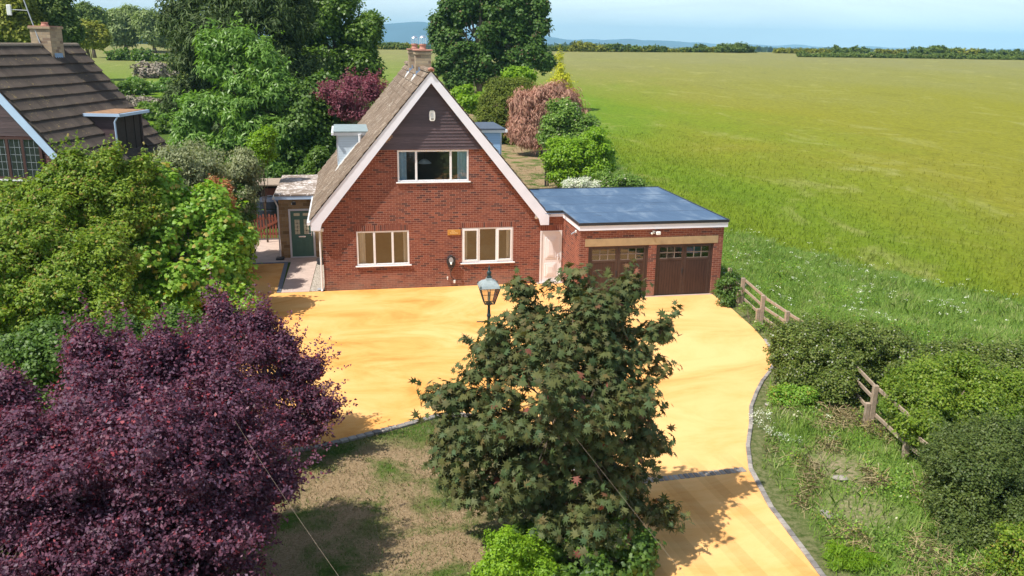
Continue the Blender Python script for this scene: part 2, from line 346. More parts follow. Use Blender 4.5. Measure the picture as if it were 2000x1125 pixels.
def leafmat(name, cols, trans=0.3, rough=0.5, spec=0.35, accent=None, acc=0.93, nscale=1.2, tcol=None, nmix=0.45):
    m, t, b, o = newmat(name); g = N(t, "NewGeometry"); r = g.outputs['Random Per Island']
    cols = [tuple(min(.9, x * 1.12) for x in c_) for c_ in cols]; trans = min(.42, trans * 1.25)
    k = len(cols); stops = [(i / (k - 1), c) for i, c in enumerate(cols)]
    if accent: stops = [(p * (acc - 0.01), c) for p, c in stops] + [(acc, accent), (1.0, accent)]
    c = ramp(t, r, stops)
    n = noise(t, g.outputs['Position'], nscale, 3, 0.55); c = mixc(t, nmix, c, ramp(t, n, [(0.3, (0.6, 0.66, 0.62)), (0.7, (1.4, 1.32, 1.2))]), 'MULTIPLY')
    t.links.new(c, b.inputs['Base Color']); b.inputs['Roughness'].default_value = rough; b.inputs['Specular IOR Level'].default_value = spec
    tr = N(t, "BsdfTranslucent"); tc = mixc(t, 1.0, c, tcol or (1.5, 1.6, 0.6), 'MULTIPLY'); t.links.new(tc, tr.inputs[0])
    ms = N(t, "MixShader"); ms.inputs[0].default_value = trans; t.links.new(b.outputs[0], ms.inputs[1]); t.links.new(tr.outputs[0], ms.inputs[2]); t.links.new(ms.outputs[0], o.inputs[0]); return m

# ------------------------------------------------------------------ foliage generator
def unit(n):
    v = RNG.normal(size=(n, 3)); return v / np.linalg.norm(v, axis=1, keepdims=True)
QUAD = (np.array([[0, 0, 0], [0.5, 0.5, -0.12], [0, 1, 0.05], [-0.5, 0.5, -0.12]]), np.array([[0, 1, 2, 3]]))
LONG = (np.array([[-0.12, 0, 0], [0.12, 0, 0], [0.22, 0.5, -0.05], [0, 1, -0.25], [-0.22, 0.5, -0.05]]), np.array([[0, 1, 2, 3, 4]]))
_ml = [(0, 0), (0.14, -0.04), (0.44, -0.02), (0.22, 0.20), (0.66, 0.34), (0.24, 0.42), (0.50, 0.80), (0.13, 0.58), (0, 1.08), (-0.13, 0.58), (-0.50, 0.80), (-0.24, 0.42), (-0.66, 0.34), (-0.22, 0.20), (-0.44, -0.02), (-0.14, -0.04)]
_mv = np.array([[0, 0.36, 0.04]] + [[x, y, -0.32 * (x * x + max(0, y - 0.4) ** 2)] for x, y in _ml])
MAPLE = (_mv, np.array([[0, i, i % 16 + 1] for i in range(1, 17)]))
SMALLM = (np.array([[0, 0, 0], [0.5, 0.2, -0.1], [0.28, 0.45, 0], [0.42, 0.85, -0.1], [0, 1.0, -0.05], [-0.42, 0.85, -0.1], [-0.28, 0.45, 0], [-0.5, 0.2, -0.1]]),
          np.array([[0, 1, 2, 6], [0, 6, 7, 0], [6, 2, 3, 4], [6, 4, 5, 6]]))
SMALLM = (SMALLM[0], np.array([[0, 1, 2], [0, 2, 6], [0, 6, 7], [6, 2, 4], [2, 3, 4], [6, 4, 5]]))
def leaves(P, Nrm, size, shape, width=1.0, updir=None, jitter=0.35):
    """P positions, Nrm leaf normals -> vertices and faces"""
    n = len(P); T, Fc = shape
    a = updir if updir is not None else unit(n)
    Nn = Nrm + jitter * RNG.normal(size=(n, 3)); Nn /= np.linalg.norm(Nn, axis=1, keepdims=True) + 1e-9
    y = a - (a * Nn).sum(1, keepdims=True) * Nn; y /= np.linalg.norm(y, axis=1, keepdims=True) + 1e-9
    x = np.cross(y, Nn); s = size * RNG.uniform(0.65, 1.25, size=(n, 1, 1))
    V = P[:, None, :] + s * (width * T[None, :, 0, None] * x[:, None, :] + T[None, :, 1, None] * y[:, None, :] + T[None, :, 2, None] * Nn[:, None, :])
    k = len(T); Fa = (Fc[None] + (np.arange(n) * k)[:, None, None]).reshape(-1, Fc.shape[1])
    return V.reshape(-1, 3), Fa
def crown_points(blobs, density, clump_r, per, rough=0.22, shell=0.62, flat=0.75, zmin=None, sub=0):
    """blobs: list of (centre(3), radii(3)).  clumps of leaf points spread through the outer part of each blob"""
    PP = []; NN = []; CC = []; big = blobs
    if sub:      # billows: each blob carries a shell of smaller lobes with gaps between them
        nb_ = []
        for c, r in blobs:
            c = np.array(c); r = np.array(r, float); k = int(np.clip(sub, 5, 40)); u = unit(k)
            fr = RNG.uniform(.18, .42, (k, 1)); cs = c + u * r * RNG.uniform(.56, .86, (k, 1)); rs = np.maximum(r.mean() * fr * np.array([[1.1, 1.1, .82]]), clump_r * .6) * np.ones((k, 3))
            nb_ += [(cs[i], rs[i]) for i in range(k)]
            nb_.append((c, r * .62))
        blobs = nb_
    for c, r in blobs:
        c = np.array(c); r = np.array(r, float); area = 4 * math.pi * ((r[0] * r[1]) ** 1.6 / 3 + (r[0] * r[2]) ** 1.6 / 3 + (r[1] * r[2]) ** 1.6 / 3) ** (1 / 1.6)
        nc = max(6, int(area * density)); u = unit(nc); ph = RNG.uniform(0, 6.28, 6)
        lump = 1 + rough * (np.sin(u[:, 0] * 4.3 + ph[0]) * np.sin(u[:, 1] * 4.9 + ph[1]) + 0.6 * np.sin(u[:, 2] * 7.7 + ph[2]) * np.sin(u[:, 0] * 8.1 + ph[3]) + 0.25 * RNG.normal(size=nc))
        rad = (1 - (1 - shell) * RNG.random(nc) ** 1.5) * lump
        cc = c + u * rad[:, None] * r
        keep = np.ones(nc, bool)
        for c2, r2 in big:      # drop clumps deep inside other blobs
            if not sub and np.allclose(c2, c): continue
            keep &= (((cc - np.array(c2)) / np.array(r2)) ** 2).sum(1) > (0.16 if sub else 0.35)
        cc = cc[keep]; u = u[keep]
        if len(cc) == 0: continue
        cr_ = clump_r * RNG.uniform(0.6, 1.35, size=(len(cc), 1, 1))
        off = unit(len(cc) * per).reshape(len(cc), per, 3) * (RNG.random((len(cc), per, 1)) ** 0.5); off[:, :, 2] *= flat
        p = cc[:, None, :] + off * cr_
        nrm = 0.7 * off / (np.linalg.norm(off, axis=2, keepdims=True) + 1e-6) + 0.5 * u[:, None, :] + np.array([0, 0, 0.75])
        PP.append(p.reshape(-1, 3)); NN.append(nrm.reshape(-1, 3)); CC.append(cc)
    P = np.concatenate(PP); Nn = np.concatenate(NN)
    g = gh(P[:, 0], P[:, 1]) + 0.04; k = P[:, 2] > (g if zmin is None else np.maximum(g, zmin)); 
    return P[k], Nn[k], np.concatenate(CC)
def pxblob(t, px, py, rx, ry, dt=0.0, depth=None):
    tt = t + dt; r = rx * tt / F; rz = ry * tt / F
    return (at(px, py, tt), (r, depth if depth else 0.5 * (r + min(r, rz)), rz))
def limbs(mb, base, trunk_top, r0, targets, nb=3, nseg=6):
    b = Vector(base); tp = Vector(trunk_top)
    pts = []; rr = []
    for i in range(7):
        f = i / 6; p = b.lerp(tp, f) + Vector((math.sin(f * 5 + b.x) * 0.15 * r0 * 4 * f, math.cos(f * 4 + b.y) * 0.15 * r0 * 4 * f, 0)); pts.append(p); rr.append(r0 * (1.25 if i == 0 else 1) * (1 - 0.75 * f))
    mb.tube(pts, rr, 9)
    for tg in targets:
        tg = Vector(tg); f = random.uniform(0.25, 0.95); i = min(5, int(f * 6)); st = pts[i].lerp(pts[i + 1], f * 6 - i); r = r0 * (1 - 0.75 * f) * 0.6
        mid = st.lerp(tg, 0.5) + Vector((random.uniform(-.1, .1), random.uniform(-.1, .1), 0.12)) * (tg - st).length
        q = [st.lerp(mid, k / 3).lerp(mid.lerp(tg, k / 3), k / 3) for k in range(4)]
        mb.tube(q, [r, r * 0.7, r * 0.42, r * 0.15], 6)
        for _ in range(nb):
            e = tg + Vector(unit(1)[0]) * min(.8, (tg - st).length * 0.15); s2 = q[2]; mb.tube([s2, s2.lerp(e, 0.5) + Vector((0, 0, 0.04)), e], [r * 0.35, r * 0.22, r * 0.06], 4)
def tree(name, label, cat, t, blobs, mat, leaf=0.15, shape=QUAD, width=0.7, cov=3.2, density=None, clump=0.35, per=22, shoots=(0, 0), trunk=None, r0=0.12, bark='bark', group=None, sub=22,
         rough=0.22, shell=0.62, flat=0.75, nl=14, jitter=0.4, up=None, part='crown', zmin=None, branch_only=0, nb=3, core=0.0, spire=None):
    B = [pxblob(t, *b) for b in blobs]
    c0 = B[0][0]; low = min(b[0][2] - b[1][2] for b in B)
    bm = np.mean([b[0] for b in B], 0); tx, ty = (trunk if trunk else (bm[0], bm[1])); gz = float(gh(tx, ty))
    ro = root(name, (tx, ty, gz), label, cat, group)
    clump *= 1.35; per = int(per * 2.6)
    if density is None: density = cov / (per * leaf * leaf * max(width, .3) * (0.5 if shape[0].shape[0] < 6 else 0.62))
    P, Nn, CC = crown_points(B, density * (.5 if sub else 1), clump * (.8 if sub else 1), per, rough, shell, flat, zmin, sub)
    if shoots[0]:
        ctr = np.mean([b[0] for b in B], 0); k = RNG.choice(len(CC), shoots[0]); o = CC[k] - ctr; o /= np.linalg.norm(o, axis=1, keepdims=True); o[:, 2] += shoots[2] if len(shoots) > 2 else 0.35; o += 0.25 * RNG.normal(size=o.shape); o /= np.linalg.norm(o, axis=1, keepdims=True)
        nS = max(8, int(shoots[1] / leaf * 3.2)); f = RNG.random((shoots[0], nS, 1)); ln = shoots[1] * RNG.uniform(.5, 1.3, (shoots[0], 1, 1))
        sp = CC[k][:, None, :] + o[:, None, :] * f * ln + RNG.normal(size=(shoots[0], nS, 3)) * leaf * .55 * (1.25 - f); sp = sp.reshape(-1, 3); sp = sp[sp[:, 2] > gh(sp[:, 0], sp[:, 1]) + .05]
        P = np.concatenate([P, sp]); Nn = np.concatenate([Nn, np.tile([0, -.2, 1.], (len(sp), 1)) + .5 * RNG.normal(size=(len(sp), 3))])
    ud = None
    if up is not None: ud = np.tile(np.array(up, float), (len(P), 1)) + 0.5 * unit(len(P))
    V, Fa = leaves(P, Nn, leaf, shape, width, ud, jitter)
    mesh_np(part, V, Fa, mat, ro)
    mb = MB(); top = max(b[0][2] + 0.55 * b[1][2] for b in B); big = max(B, key=lambda b: b[1][0] * b[1][2])
    tgt = CC[RNG.choice(len(CC), min(nl, len(CC)), replace=False)]; tgt = tgt + ((big[0] - tgt) * np.array([.12, .12, .12]))
    limbs(mb, (tx, ty, gz - 0.1), (0.5 * tx + 0.5 * big[0][0], 0.5 * ty + 0.5 * big[0][1], max(gz + 0.4, gz + (top - gz) * 0.8)), r0, tgt, nb)
    mb.build('trunk' if cat == 'tree' else 'stem', M[bark], ro, smooth_=True)
    return ro

# ================================================================== setting: terrain
def grow(a, b, step, lo, hi, g=1.07):
    mid = list(np.arange(a, b + 1e-6, step)); x = mid[-1]; s = step; r = []
    while x < hi: s = min(s * g, 400); x += s; r.append(x)
    x = mid[0]; s = step; l = []
    while x > lo: s = min(s * g, 400); x -= s; l.append(x)
    return np.array(l[::-1] + mid + r)
EDGE = [(-60, 50), (-25, 33.5), (-12, 28.2), (-5, 25.4), (2.7, 22.0), (8.4, 20.0), (14, 19.6), (25, 20.4), (40, 22.5), (52, 25.5), (90, 32)]   # (y, x) where the crop begins
def edge_x(y): return np.interp(y, [e[0] for e in EDGE], [e[1] for e in EDGE])
def zone(x, y):
    s = 0.19 * x + 0.98 * y
    f1 = smooth(-0.5, 0.5, x - edge_x(y) + 0.35 * np.sin(y * 1.7) + 0.2 * np.sin(y * 4.1)); th = np.interp(x, [-3, 8], [50, 95]); f2 = smooth(0, 4, s - th); f = np.maximum(f1 * (y > -200), f2)
    # verge: tall grass between garden and crop, right of the drive
    verge = smooth(0, 1.2, x - np.interp(y, [-40, -20, -15.7, -11.6, -9, -2.5, 5, 18, 30, 50], [9.2, 9.2, 9.7, 11.9, 13.9, 14.6, 15.4, 16.4, 17.5, 20]))
    dry = (1 - smooth(-1.0, 1.5, np.abs(x - 1.5) - 5.5)) * (1 - smooth(-13.6, -12.6, y))
    back = smooth(8, 12, y) * smooth(5.5, 7, x) * (1 - verge)
    soil = smooth(0.75, 0.15, np.abs(x - np.interp(y, [-25, -18.7, -15.7, -11.6, -9, -2.5], [9.1, 9.2, 9.75, 12, 13.9, 14.6])) ) * (y < -2)
    patch = smooth(0.9, 0.1, np.hypot((x - 13.0) * 0.8, y + 11.6)) + smooth(1.0, 0.3, np.hypot(x - 11.6, (y + 16.0) * .7)) * 0.7 + smooth(1.2, 0.2, np.hypot(x - 11.0, y + 17.7)) * 0.6
    soil = np.clip(soil * 0.38 + patch * 1.2 * (y < -2), 0, 1)
    return f, verge, np.clip(dry + back, 0, 1), soil
xs = grow(-14, 34, 0.45, -13000, 13000); ys = grow(-28, 26, 0.45, -60, 14500)
GX, GY = np.meshgrid(xs, ys); GZ = gh(GX, GY)
nx, ny = len(xs), len(ys)
f_, v_, d_, s_ = zone(GX, GY)
cols = np.stack([v_, d_, s_, np.ones_like(v_)], -1).reshape(-1, 4)
idx = np.arange(nx * ny).reshape(ny, nx)
quads = np.stack([idx[:-1, :-1], idx[:-1, 1:], idx[1:, 1:], idx[1:, :-1]], -1)
cx = (GX[:-1, :-1] + GX[1:, 1:]) / 2; cy = (GY[:-1, :-1] + GY[1:, 1:]) / 2
fq = zone(cx, cy)[0] > 0.5
Vt = np.stack([GX, GY, GZ], -1).reshape(-1, 3)
def submesh(mask):
    q = quads[mask]; u, inv = np.unique(q, return_inverse=True); return Vt[u], inv.reshape(q.shape), cols[u]
def groundmat():
    m, t, b, o = newmat('garden_ground'); a = N(t, "VertexColor", layer_name='zone'); sp = N(t, "SeparateColor"); t.links.new(a.outputs[0], sp.inputs[0])
    v = geo(t); n = noise(t, v, 0.9, 7, 0.65, 0.4); n2 = noise(t, v, 7, 6, 0.7); n3 = noise(t, v, 40, 4, 0.7); strw = noise(t, geo(t, (1, 3, 1), (0, 0, 0.6)), 14, 5, 0.8, 1.0)
    lawn = ramp(t, n2, [(0.3, (0.045, 0.085, 0.012)), (0.7, (0.11, 0.17, 0.03))])
    vg = ramp(t, n2, [(0.3, (0.09, 0.165, 0.024)), (0.55, (0.15, 0.24, 0.045)), (0.75, (0.25, 0.28, 0.10))])
    straw = ramp(t, strw, [(0.3, (0.17, 0.11, 0.06)), (0.5, (0.35, 0.24, 0.14)), (0.7, (0.52, 0.38, 0.25))])
    soil = ramp(t, n2, [(0.3, (0.20, 0.14, 0.09)), (0.7, (0.46, 0.35, 0.24))])
    c = mixc(t, sp.outputs[0], lawn, vg)
    df = math_(t, 'MULTIPLY', sp.outputs[1], ramp(t, n, [(0.37, (0, 0, 0)), (0.53, (0.9,) * 3)])); c = mixc(t, df, c, straw)
    sf = math_(t, 'MULTIPLY', sp.outputs[2], ramp(t, n2, [(0.36, (0.2,) * 3), (0.56, (1,) * 3)])); c = mixc(t, sf, c, soil)
    c = mixc(t, 0.6, c, ramp(t, n3, [(0.3, (0.6,) * 3), (0.7, (1.35,) * 3)]), 'MULTIPLY')
    t.links.new(c, b.inputs['Base Color']); b.inputs['Roughness'].default_value = 0.95; b.inputs['Specular IOR Level'].default_value = 0.1
    bump(t, b, math_(t, 'ADD', n3, n2), 0.9, 0.04); return m
def fieldcolor(t, pos):
    sp = N(t, "SeparateXYZ"); t.links.new(pos, sp.inputs[0])
    s = math_(t, 'ADD', math_(t, 'MULTIPLY', sp.outputs[0], 0.19), math_(t, 'MULTIPLY', sp.outputs[1], 0.98))
    # distance from the hedge side, across the crop
    ac = math_(t, 'SUBTRACT', math_(t, 'MULTIPLY', sp.outputs[0], 0.98), math_(t, 'MULTIPLY', s, 0.12))
    mp2 = N(t, "Mapping"); mp2.inputs['Scale'].default_value = (1, 0.55, 1); t.links.new(pos, mp2.inputs[0]); v = mp2.outputs[0]
    n = noise(t, v, 0.035, 6, 0.6, 0.6); n2 = noise(t, v, 0.22, 6, 0.65, 1.0); n3 = noise(t, v, 2.6, 5, 0.7)
    g = math_(t, 'ADD', math_(t, 'DIVIDE', ac, 42.0), math_(t, 'MULTIPLY', math_(t, 'SUBTRACT', n, 0.5), 1.7))
    c = ramp(t, g, [(0.25, (0.122, 0.212, 0.010)), (0.55, (0.168, 0.216, 0.012)), (0.95, (0.216, 0.214, 0.018))])
    far = math_(t, 'ADD', math_(t, 'DIVIDE', math_(t, 'SUBTRACT', s, 70.0), 130.0), math_(t, 'MULTIPLY', math_(t, 'SUBTRACT', n, 0.5), 0.9), True)
    c = mixc(t, far, c, (0.215, 0.212, 0.075))
    pale = ramp(t, n2, [(0.56, (0, 0, 0)), (0.74, (0.7,) * 3)]); c = mixc(t, pale, c, (0.32, 0.32, 0.10))
    dk = ramp(t, n2, [(0.28, (0.8,) * 3), (0.42, (1,) * 3)]); c = mixc(t, 1.0, c, dk, 'MULTIPLY')
    c = mixc(t, 0.55, c, ramp(t, n3, [(0.3, (0.58,) * 3), (0.7, (1.38,) * 3)]), 'MULTIPLY')
    return c, n3
def fieldmat():
    m, t, b, o = newmat('crop_field'); g = N(t, "NewGeometry"); c, n3 = fieldcolor(t, g.outputs['Position'])
    nf = noise(t, geo(t, (1, 0.6, 1)), 11, 5, 0.75); c = mixc(t, 0.6, c, ramp(t, nf, [(0.3, (0.62,) * 3), (0.7, (1.35,) * 3)]), 'MULTIPLY')
    t.links.new(c, b.inputs['Base Color']); b.inputs['Roughness'].default_value = 0.9; b.inputs['Specular IOR Level'].default_value = 0.12
    bump(t, b, nf, 0.8, 0.12); return m
M['ground'] = groundmat(); M['field'] = fieldmat()
V, q, c = submesh(~fq); tag(mesh_np('ground', V, q, M['ground'], loc=(0, 0, 0), cols=c, smooth_=True), kind='structure')
V, q, c = submesh(fq); tag(mesh_np('field', V, q, M['field'], loc=(0, 0, 0), cols=c, smooth_=True), kind='structure')
# drive, paths
def sheet(name, poly, z, mat, skirt=0.05):
    mb = MB(); mb.prism(poly, 'z', z - skirt, z); o = mb.build(name, mat, loc=(0, 0, 0)); return tag(o, kind='structure')
R_EDGE = [(14.42, -2.47), (14.36, -4.4), (14.16, -6.42), (13.95, -7.6), (13.63, -8.82), (13.25, -9.6), (12.8, -10.21), (12.25, -10.85), (11.72, -11.57), (11.1, -12.5), (10.59, -13.54), (10.0, -14.6), (9.54, -15.70)]
R_EDGE2 = [(9.54, -15.70), (9.22, -17.27), (9.09, -18.75), (9.01, -19.64), (8.95, -22), (8.9, -27)]
L_EDGE2 = [(5.0, -27), (5.2, -20), (5.5, -17.5), (5.9, -15.9)]
L_EDGE = [(5.9, -15.9), (5.7, -14.4), (5.2, -13.2), (4.4, -12.2), (3.6, -11.75), (2.95, -11.77), (2.02, -12.22), (1.02, -12.64), (0.08, -13.03), (-0.83, -13.22), (-2.2, -13.4), (-3.8, -13.1), (-5.2, -11.5), (-5.8, -8), (-5.8, -2), (-5.2, 3.0), (-4.2, 4.5)]
drv = R_EDGE + [(5.9, -15.9)] + L_EDGE[1:] + [(-1.68, 4.5), (-1.78, -0.02), (-0.02, -0.02), (9.2, -0.02), (9.2, -2.44)]
sheet('driveway', drv[::-1], 0.014, M['drive'])
sheet('driveway_entrance', (R_EDGE2 + L_EDGE2)[::-1], 0.012, M['drive'])
sheet('paved_path', [(-1.60, 0.0), (-0.57, 0.0), (-0.40, 5.0), (-0.3, 5.36), (-1.5, 5.4), (-1.95, 5.4), (-1.95, 9.4), (-3.8, 9.4), (-3.6, 6.0), (-3.3, 4.68), (-1.50, 4.68)], 0.020, M['path'])
sheet('gravel_bed', [(-0.55, 0.02), (-0.03, 0.02), (-0.03, 4.9), (-0.38, 4.95)], 0.022, M['gravel'])
mb = MB(); mb.box(-1.76, -1.61, 0.0, 4.5, -0.02, 0.028); mb.box(-3.6, -1.615, 4.52, 4.66, -0.02, 0.028); tag(mb.build('slate_edging', M['darkedge'], loc=(0, 0, 0)), kind='structure')
def kerb(name, line, w, h, step=0.21, mat='sett', off=0.0):
    mb = MB(); P = [Vector((a, b, 0)) for a, b in line]; seg = [(P[i + 1] - P[i]).length for i in range(len(P) - 1)]; tot = sum(seg); n = int(tot / step)
    for i in range(n):
        d = (i + 0.5) * tot / n; k = 0
        while k < len(seg) - 1 and d > seg[k]: d -= seg[k]; k += 1
        p = P[k].lerp(P[k + 1], d / seg[k]); e = (P[k + 1] - P[k]).normalized(); ang = math.atan2(e.y, e.x) + random.uniform(-0.02, 0.02)
        Mx = Matrix.Translation((p.x - e.y * off, p.y + e.x * off, random.uniform(-0.004, 0.004))) @ Matrix.Rotation(ang, 4, 'Z')
        mb.bbox(-tot / n / 2 + 0.006, tot / n / 2 - 0.006, -w / 2, w / 2, -0.06, h, 0.012, Mx)
    return tag(mb.build(name, M[mat], loc=(0, 0, 0)), kind='structure')
kerb('kerb', R_EDGE[3:], 0.10, 0.045, off=0.05); kerb('entrance_kerb', R_EDGE2, 0.11, 0.045, off=0.05)
kerb('lawn_kerb', L_EDGE[:13], 0.16, 0.06, off=0.08)
kerb('threshold_setts', [(5.9, -15.9), (9.45, -15.72)], 0.20, 0.03, step=0.12)

# ================================================================== the chalet house
HX0, HX1, XA, ZA, ZE, K = -0.02, 8.25, 4.06, 8.09, 2.62, 1.193   # gable: apex (XA, ZA), slope K
YB = 11.3
house = root('chalet_house', (4.1, 5.5, 0), 'tall steep-roofed red brick chalet house with dark clad gable and white bargeboards', 'house')
def rz(x, off=0.0): return ZA - off - K * abs(x - XA)
holes = [(1.23, 3.19, 0.94, 2.26), (5.19, 7.18, 0.92, 2.29), (2.81, 5.45, 4.08, 5.25), (8.25, 9.12, 0.0, 2.10)]
XR = 9.17
def top(x):
    return rz(x, 0.22) if x < 8.1 else 2.66
mb = MB(); cuts = sorted({0.0, XA, XR, 8.1, 8.4, 0.3} | {h[0] for h in holes} | {h[1] for h in holes})
for a, b_ in zip(cuts[:-1], cuts[1:]):
    hs = sorted([h for h in holes if h[0] <= a + 1e-6 and h[1] >= b_ - 1e-6], key=lambda h: h[2]); z = -0.05
    ta, tb = (top(a), top(b_)) if b_ <= 8.1 else (2.66, 2.66)
    for h in hs:
        if h[2] > z: mb.prism([(a, z), (b_, z), (b_, h[2]), (a, h[2])], 'y', 0.0, 0.12)
        z = h[3]
    mb.prism([(a, z), (b_, z), (b_, tb), (a, ta)], 'y', 0.0, 0.12)
fw = mb.build('front_wall', M['brick'], house)
mb = MB(); mb.box(0.0, 0.12, 0.121, YB - 0.3, -0.05, 3.05); mb.box(7.98, 8.1, 0.121, YB - 0.3, -0.05, 3.05); mb.box(8.1, XR, 0.5, 0.62, 2.3, 2.66)
mb.prism([(0, -0.05), (8.1, -0.05), (8.1, rz(8.1, .25)), (XA, rz(XA, .25)), (0, rz(0, .25))], 'y', YB - 0.42, YB - 0.3)
mb.build('side_wall', M['brick'], house)
# interior rooms (so windows look into space)
mb = MB(); mb.box(0.13, 7.97, 0.13, YB - 0.5, 2.45, 2.55); mb.box(0.13, 7.97, 3.2, 3.3, 0.0, 2.44); mb.box(2.6, 5.5, 3.0, 3.1, 2.56, 5.4); mb.box(4.2, 4.3, 0.13, 3.19, 0, 2.44); mb.build('inner_wall', M['room'], house)
# soldier courses over the lower windows and door
for a, b_, z in ((1.14, 3.28, 2.262), (5.12, 7.25, 2.292), (8.2, 9.15, 2.102)):
    MB().box(a, b_, -0.006, -0.0005, z, z + 0.215).build('brick_lintel', M['soldier'], house)
# cladding boards above the upper window line
mb = MB(); z = 5.27; n = 0
while z < 7.75:
    h = 0.118; zt = z + h
    xa0 = XA - (ZA - 0.30 - z) / K; xb0 = XA + (ZA - 0.30 - z) / K; xa1 = XA - (ZA - 0.30 - zt) / K; xb1 = XA + (ZA - 0.30 - zt) / K
    if xb1 - xa1 < 0.05: break
    off = -0.028 + random.uniform(-0.002, 0.002)
    mb.add([(xa0, off - 0.024, z), (xb0, off - 0.024, z), (xb1, off + 0.004, zt), (xa1, off + 0.004, zt), (xa0, 0.01, z), (xb0, 0.01, z), (xb1, 0.01, zt), (xa1, 0.01, zt)],
           [(0, 1, 2, 3), (5, 4, 7, 6), (4, 5, 1, 0), (3, 2, 6, 7), (4, 0, 3, 7), (1, 5, 6, 2)])
    z += h
mb.build('cladding', M['cladding'], house)
mb = MB()
for a, b_, c_, d_2 in ((2.33, 2.47, 5.54, 5.60), (2.40, 2.56, 5.60, 5.66), (2.48, 2.60, 5.66, 5.73), (2.54, 2.66, 5.72, 5.79)): mb.box(a, b_, -0.05, -0.044, c_, d_2)
mb.build('bare_timber_patch', plain('bare_timber', (0.36, 0.22, 0.12), 0.8, 0.2, 9), house)
# bargeboards + soffit
OH = 0.30
def barge(sgn, name):
    xe = XA + sgn * (ZA - 2.78) / K
    w = 0.27; nx_, nz_ = sgn * K / math.hypot(1, K), 1 / math.hypot(1, K)
    p0 = (XA, ZA - 0.03); p1 = (xe, 2.78 - 0.03); dd = w / nz_
    mb = MB(); mb.prism([p0, p1, (p1[0], p1[1] - 0.36), (p1[0] - sgn * 0.33, p1[1] - 0.36), (p1[0] - sgn * 0.40, p1[1] - 0.25 + 0.13), (XA, ZA - 0.03 - dd * 0.96)], 'y', -OH, -OH + 0.03)
    o = mb.build(name, M['barge'], house)
    mb = MB(); mb.prism([(XA, ZA - 0.22), (p1[0] - sgn * .05, 2.78 - 0.2), (p1[0] - sgn * .12, 2.78 - 0.25), (XA, ZA - 0.27)], 'y', -OH + 0.03, 0.0); mb.build('soffit', M['barge'], o); return o
barge(-1, 'bargeboard'); barge(1, 'bargeboard')
# tiled roof slopes: stepped courses of separate tiles
def slope_tiles(P0, along, down, L, courses, gauge, tw, thick, skip=None, wave=0.0, rolls=1, segs=1, lift=0.03, mb=None):
    """P0 ridge point; along / down unit vectors; tile courses from the ridge down"""
    mb = mb or MB(); A = Vector(along); D = Vector(down); Nn = A.cross(D)
    if Nn.z < 0: Nn = -Nn
    n = int(round(L / tw))
    for c in range(courses):
        offs = 0.5 * (c % 2)
        for i in range(-1, n + 1):
            a0 = (i + offs) * tw; a1 = a0 + tw - 0.006
            a0 = max(a0, 0); a1 = min(a1, L)
            if a1 - a0 < 0.04: continue
            if skip and skip((a0 + a1) / 2, (c + 0.5) * gauge): continue
            d0 = c * gauge - 0.02; d1 = (c + 1) * gauge + 0.02; hi = lift + thick + random.uniform(0, 0.006); sk = random.uniform(-0.008, 0.008)
            if wave <= 0:
                p = [P0 + A * a0 + D * d0 + Nn * 0.006, P0 + A * a1 + D * d0 + Nn * 0.006, P0 + A * a1 + D * (d1 + sk) + Nn * hi, P0 + A * a0 + D * (d1 + sk) + Nn * hi]
                q = [P0 + A * a1 + D * (d1 + sk) + Nn * (hi - thick), P0 + A * a0 + D * (d1 + sk) + Nn * (hi - thick)]
                mb.add(p + q, [(0, 1, 2, 3), (3, 2, 4, 5), (0, 3, 5), (1, 4, 2)])
            else:
                k = segs; vs = []
                for j in range(k + 1):
                    f = j / k; w_ = wave * (0.5 + 0.5 * math.cos(2 * math.pi * f * rolls)); aa = a0 + (a1 - a0) * f
                    vs += [P0 + A * aa + D * d0 + Nn * (w_ * 0.8), P0 + A * aa + D * (d1 + sk) + Nn * (hi + w_), P0 + A * aa + D * (d1 + sk) + Nn * (hi + w_ - thick)]
                fs = []
                for j in range(k):
                    b0 = 3 * j; fs += [(b0, b0 + 3, b0 + 4, b0 + 1), (b0 + 1, b0 + 4, b0 + 5, b0 + 2)]
                mb.add(vs, fs)
    return mb
SL = math.hypot(4.46, 4.46 * K); RYL = YB + 0.35 + OH
cN = 20; gg = SL / cN
for sgn in (-1, 1):
    dn = Vector((sgn, 0, -K)).normalized(); P0 = Vector((XA, -OH - 0.03, ZA))
    def skip(a, d, sgn=sgn):
        y = a - OH; x = d / math.hypot(1, K); return 4.4 < y < 6.85 and 2.5 < x < 3.3
    mb = slope_tiles(P0, (0, 1, 0), dn, RYL, cN, gg, 0.30, 0.022, skip=skip, lift=0.022)
    rf = mb.build('roof_slope', M['tile'], house)
    mb = MB(); mb.prism([(XA, ZA - 0.01), (XA + sgn * 4.44, ZA - 4.44 * K - 0.01), (XA + sgn * 4.44, ZA - 4.44 * K - 0.12), (XA, ZA - 0.15)], 'y', -OH + 0.035, YB + 0.3); mb.build('roof_deck', M['trunkdark'], rf)
    # white gutter under the eave
    if sgn == -1:
        mb = MB(); ex = XA - 4.53; mb.prism([(ex - 0.05, 2.62), (ex - 0.05, 2.71), (ex + 0.07, 2.71), (ex + 0.07, 2.62), (ex + 0.01, 2.585)], 'y', -OH - 0.02, YB + 0.2)
        mb.build('gutter', M['upvc'], house)
mb = MB(); y = -OH - 0.04
while y < YB + 0.3:
    pr = [(XA + 0.14 * math.cos(a), ZA - 0.045 + 0.13 * math.sin(a)) for a in np.linspace(0.0, math.pi, 7)]; mb.prism(pr, 'y', y, y + 0.43); y += 0.44
mb.build('ridge_tiles', M['tile'], house)
MB().tube([(XA - 0.1, -OH - 0.06, ZA + 0.03), (XA, -OH - 0.07, ZA + 0.08), (XA + 0.1, -OH - 0.06, ZA + 0.03)], 0.05, 8).build('ridge_mortar', M['pot'], house, smooth_=True)
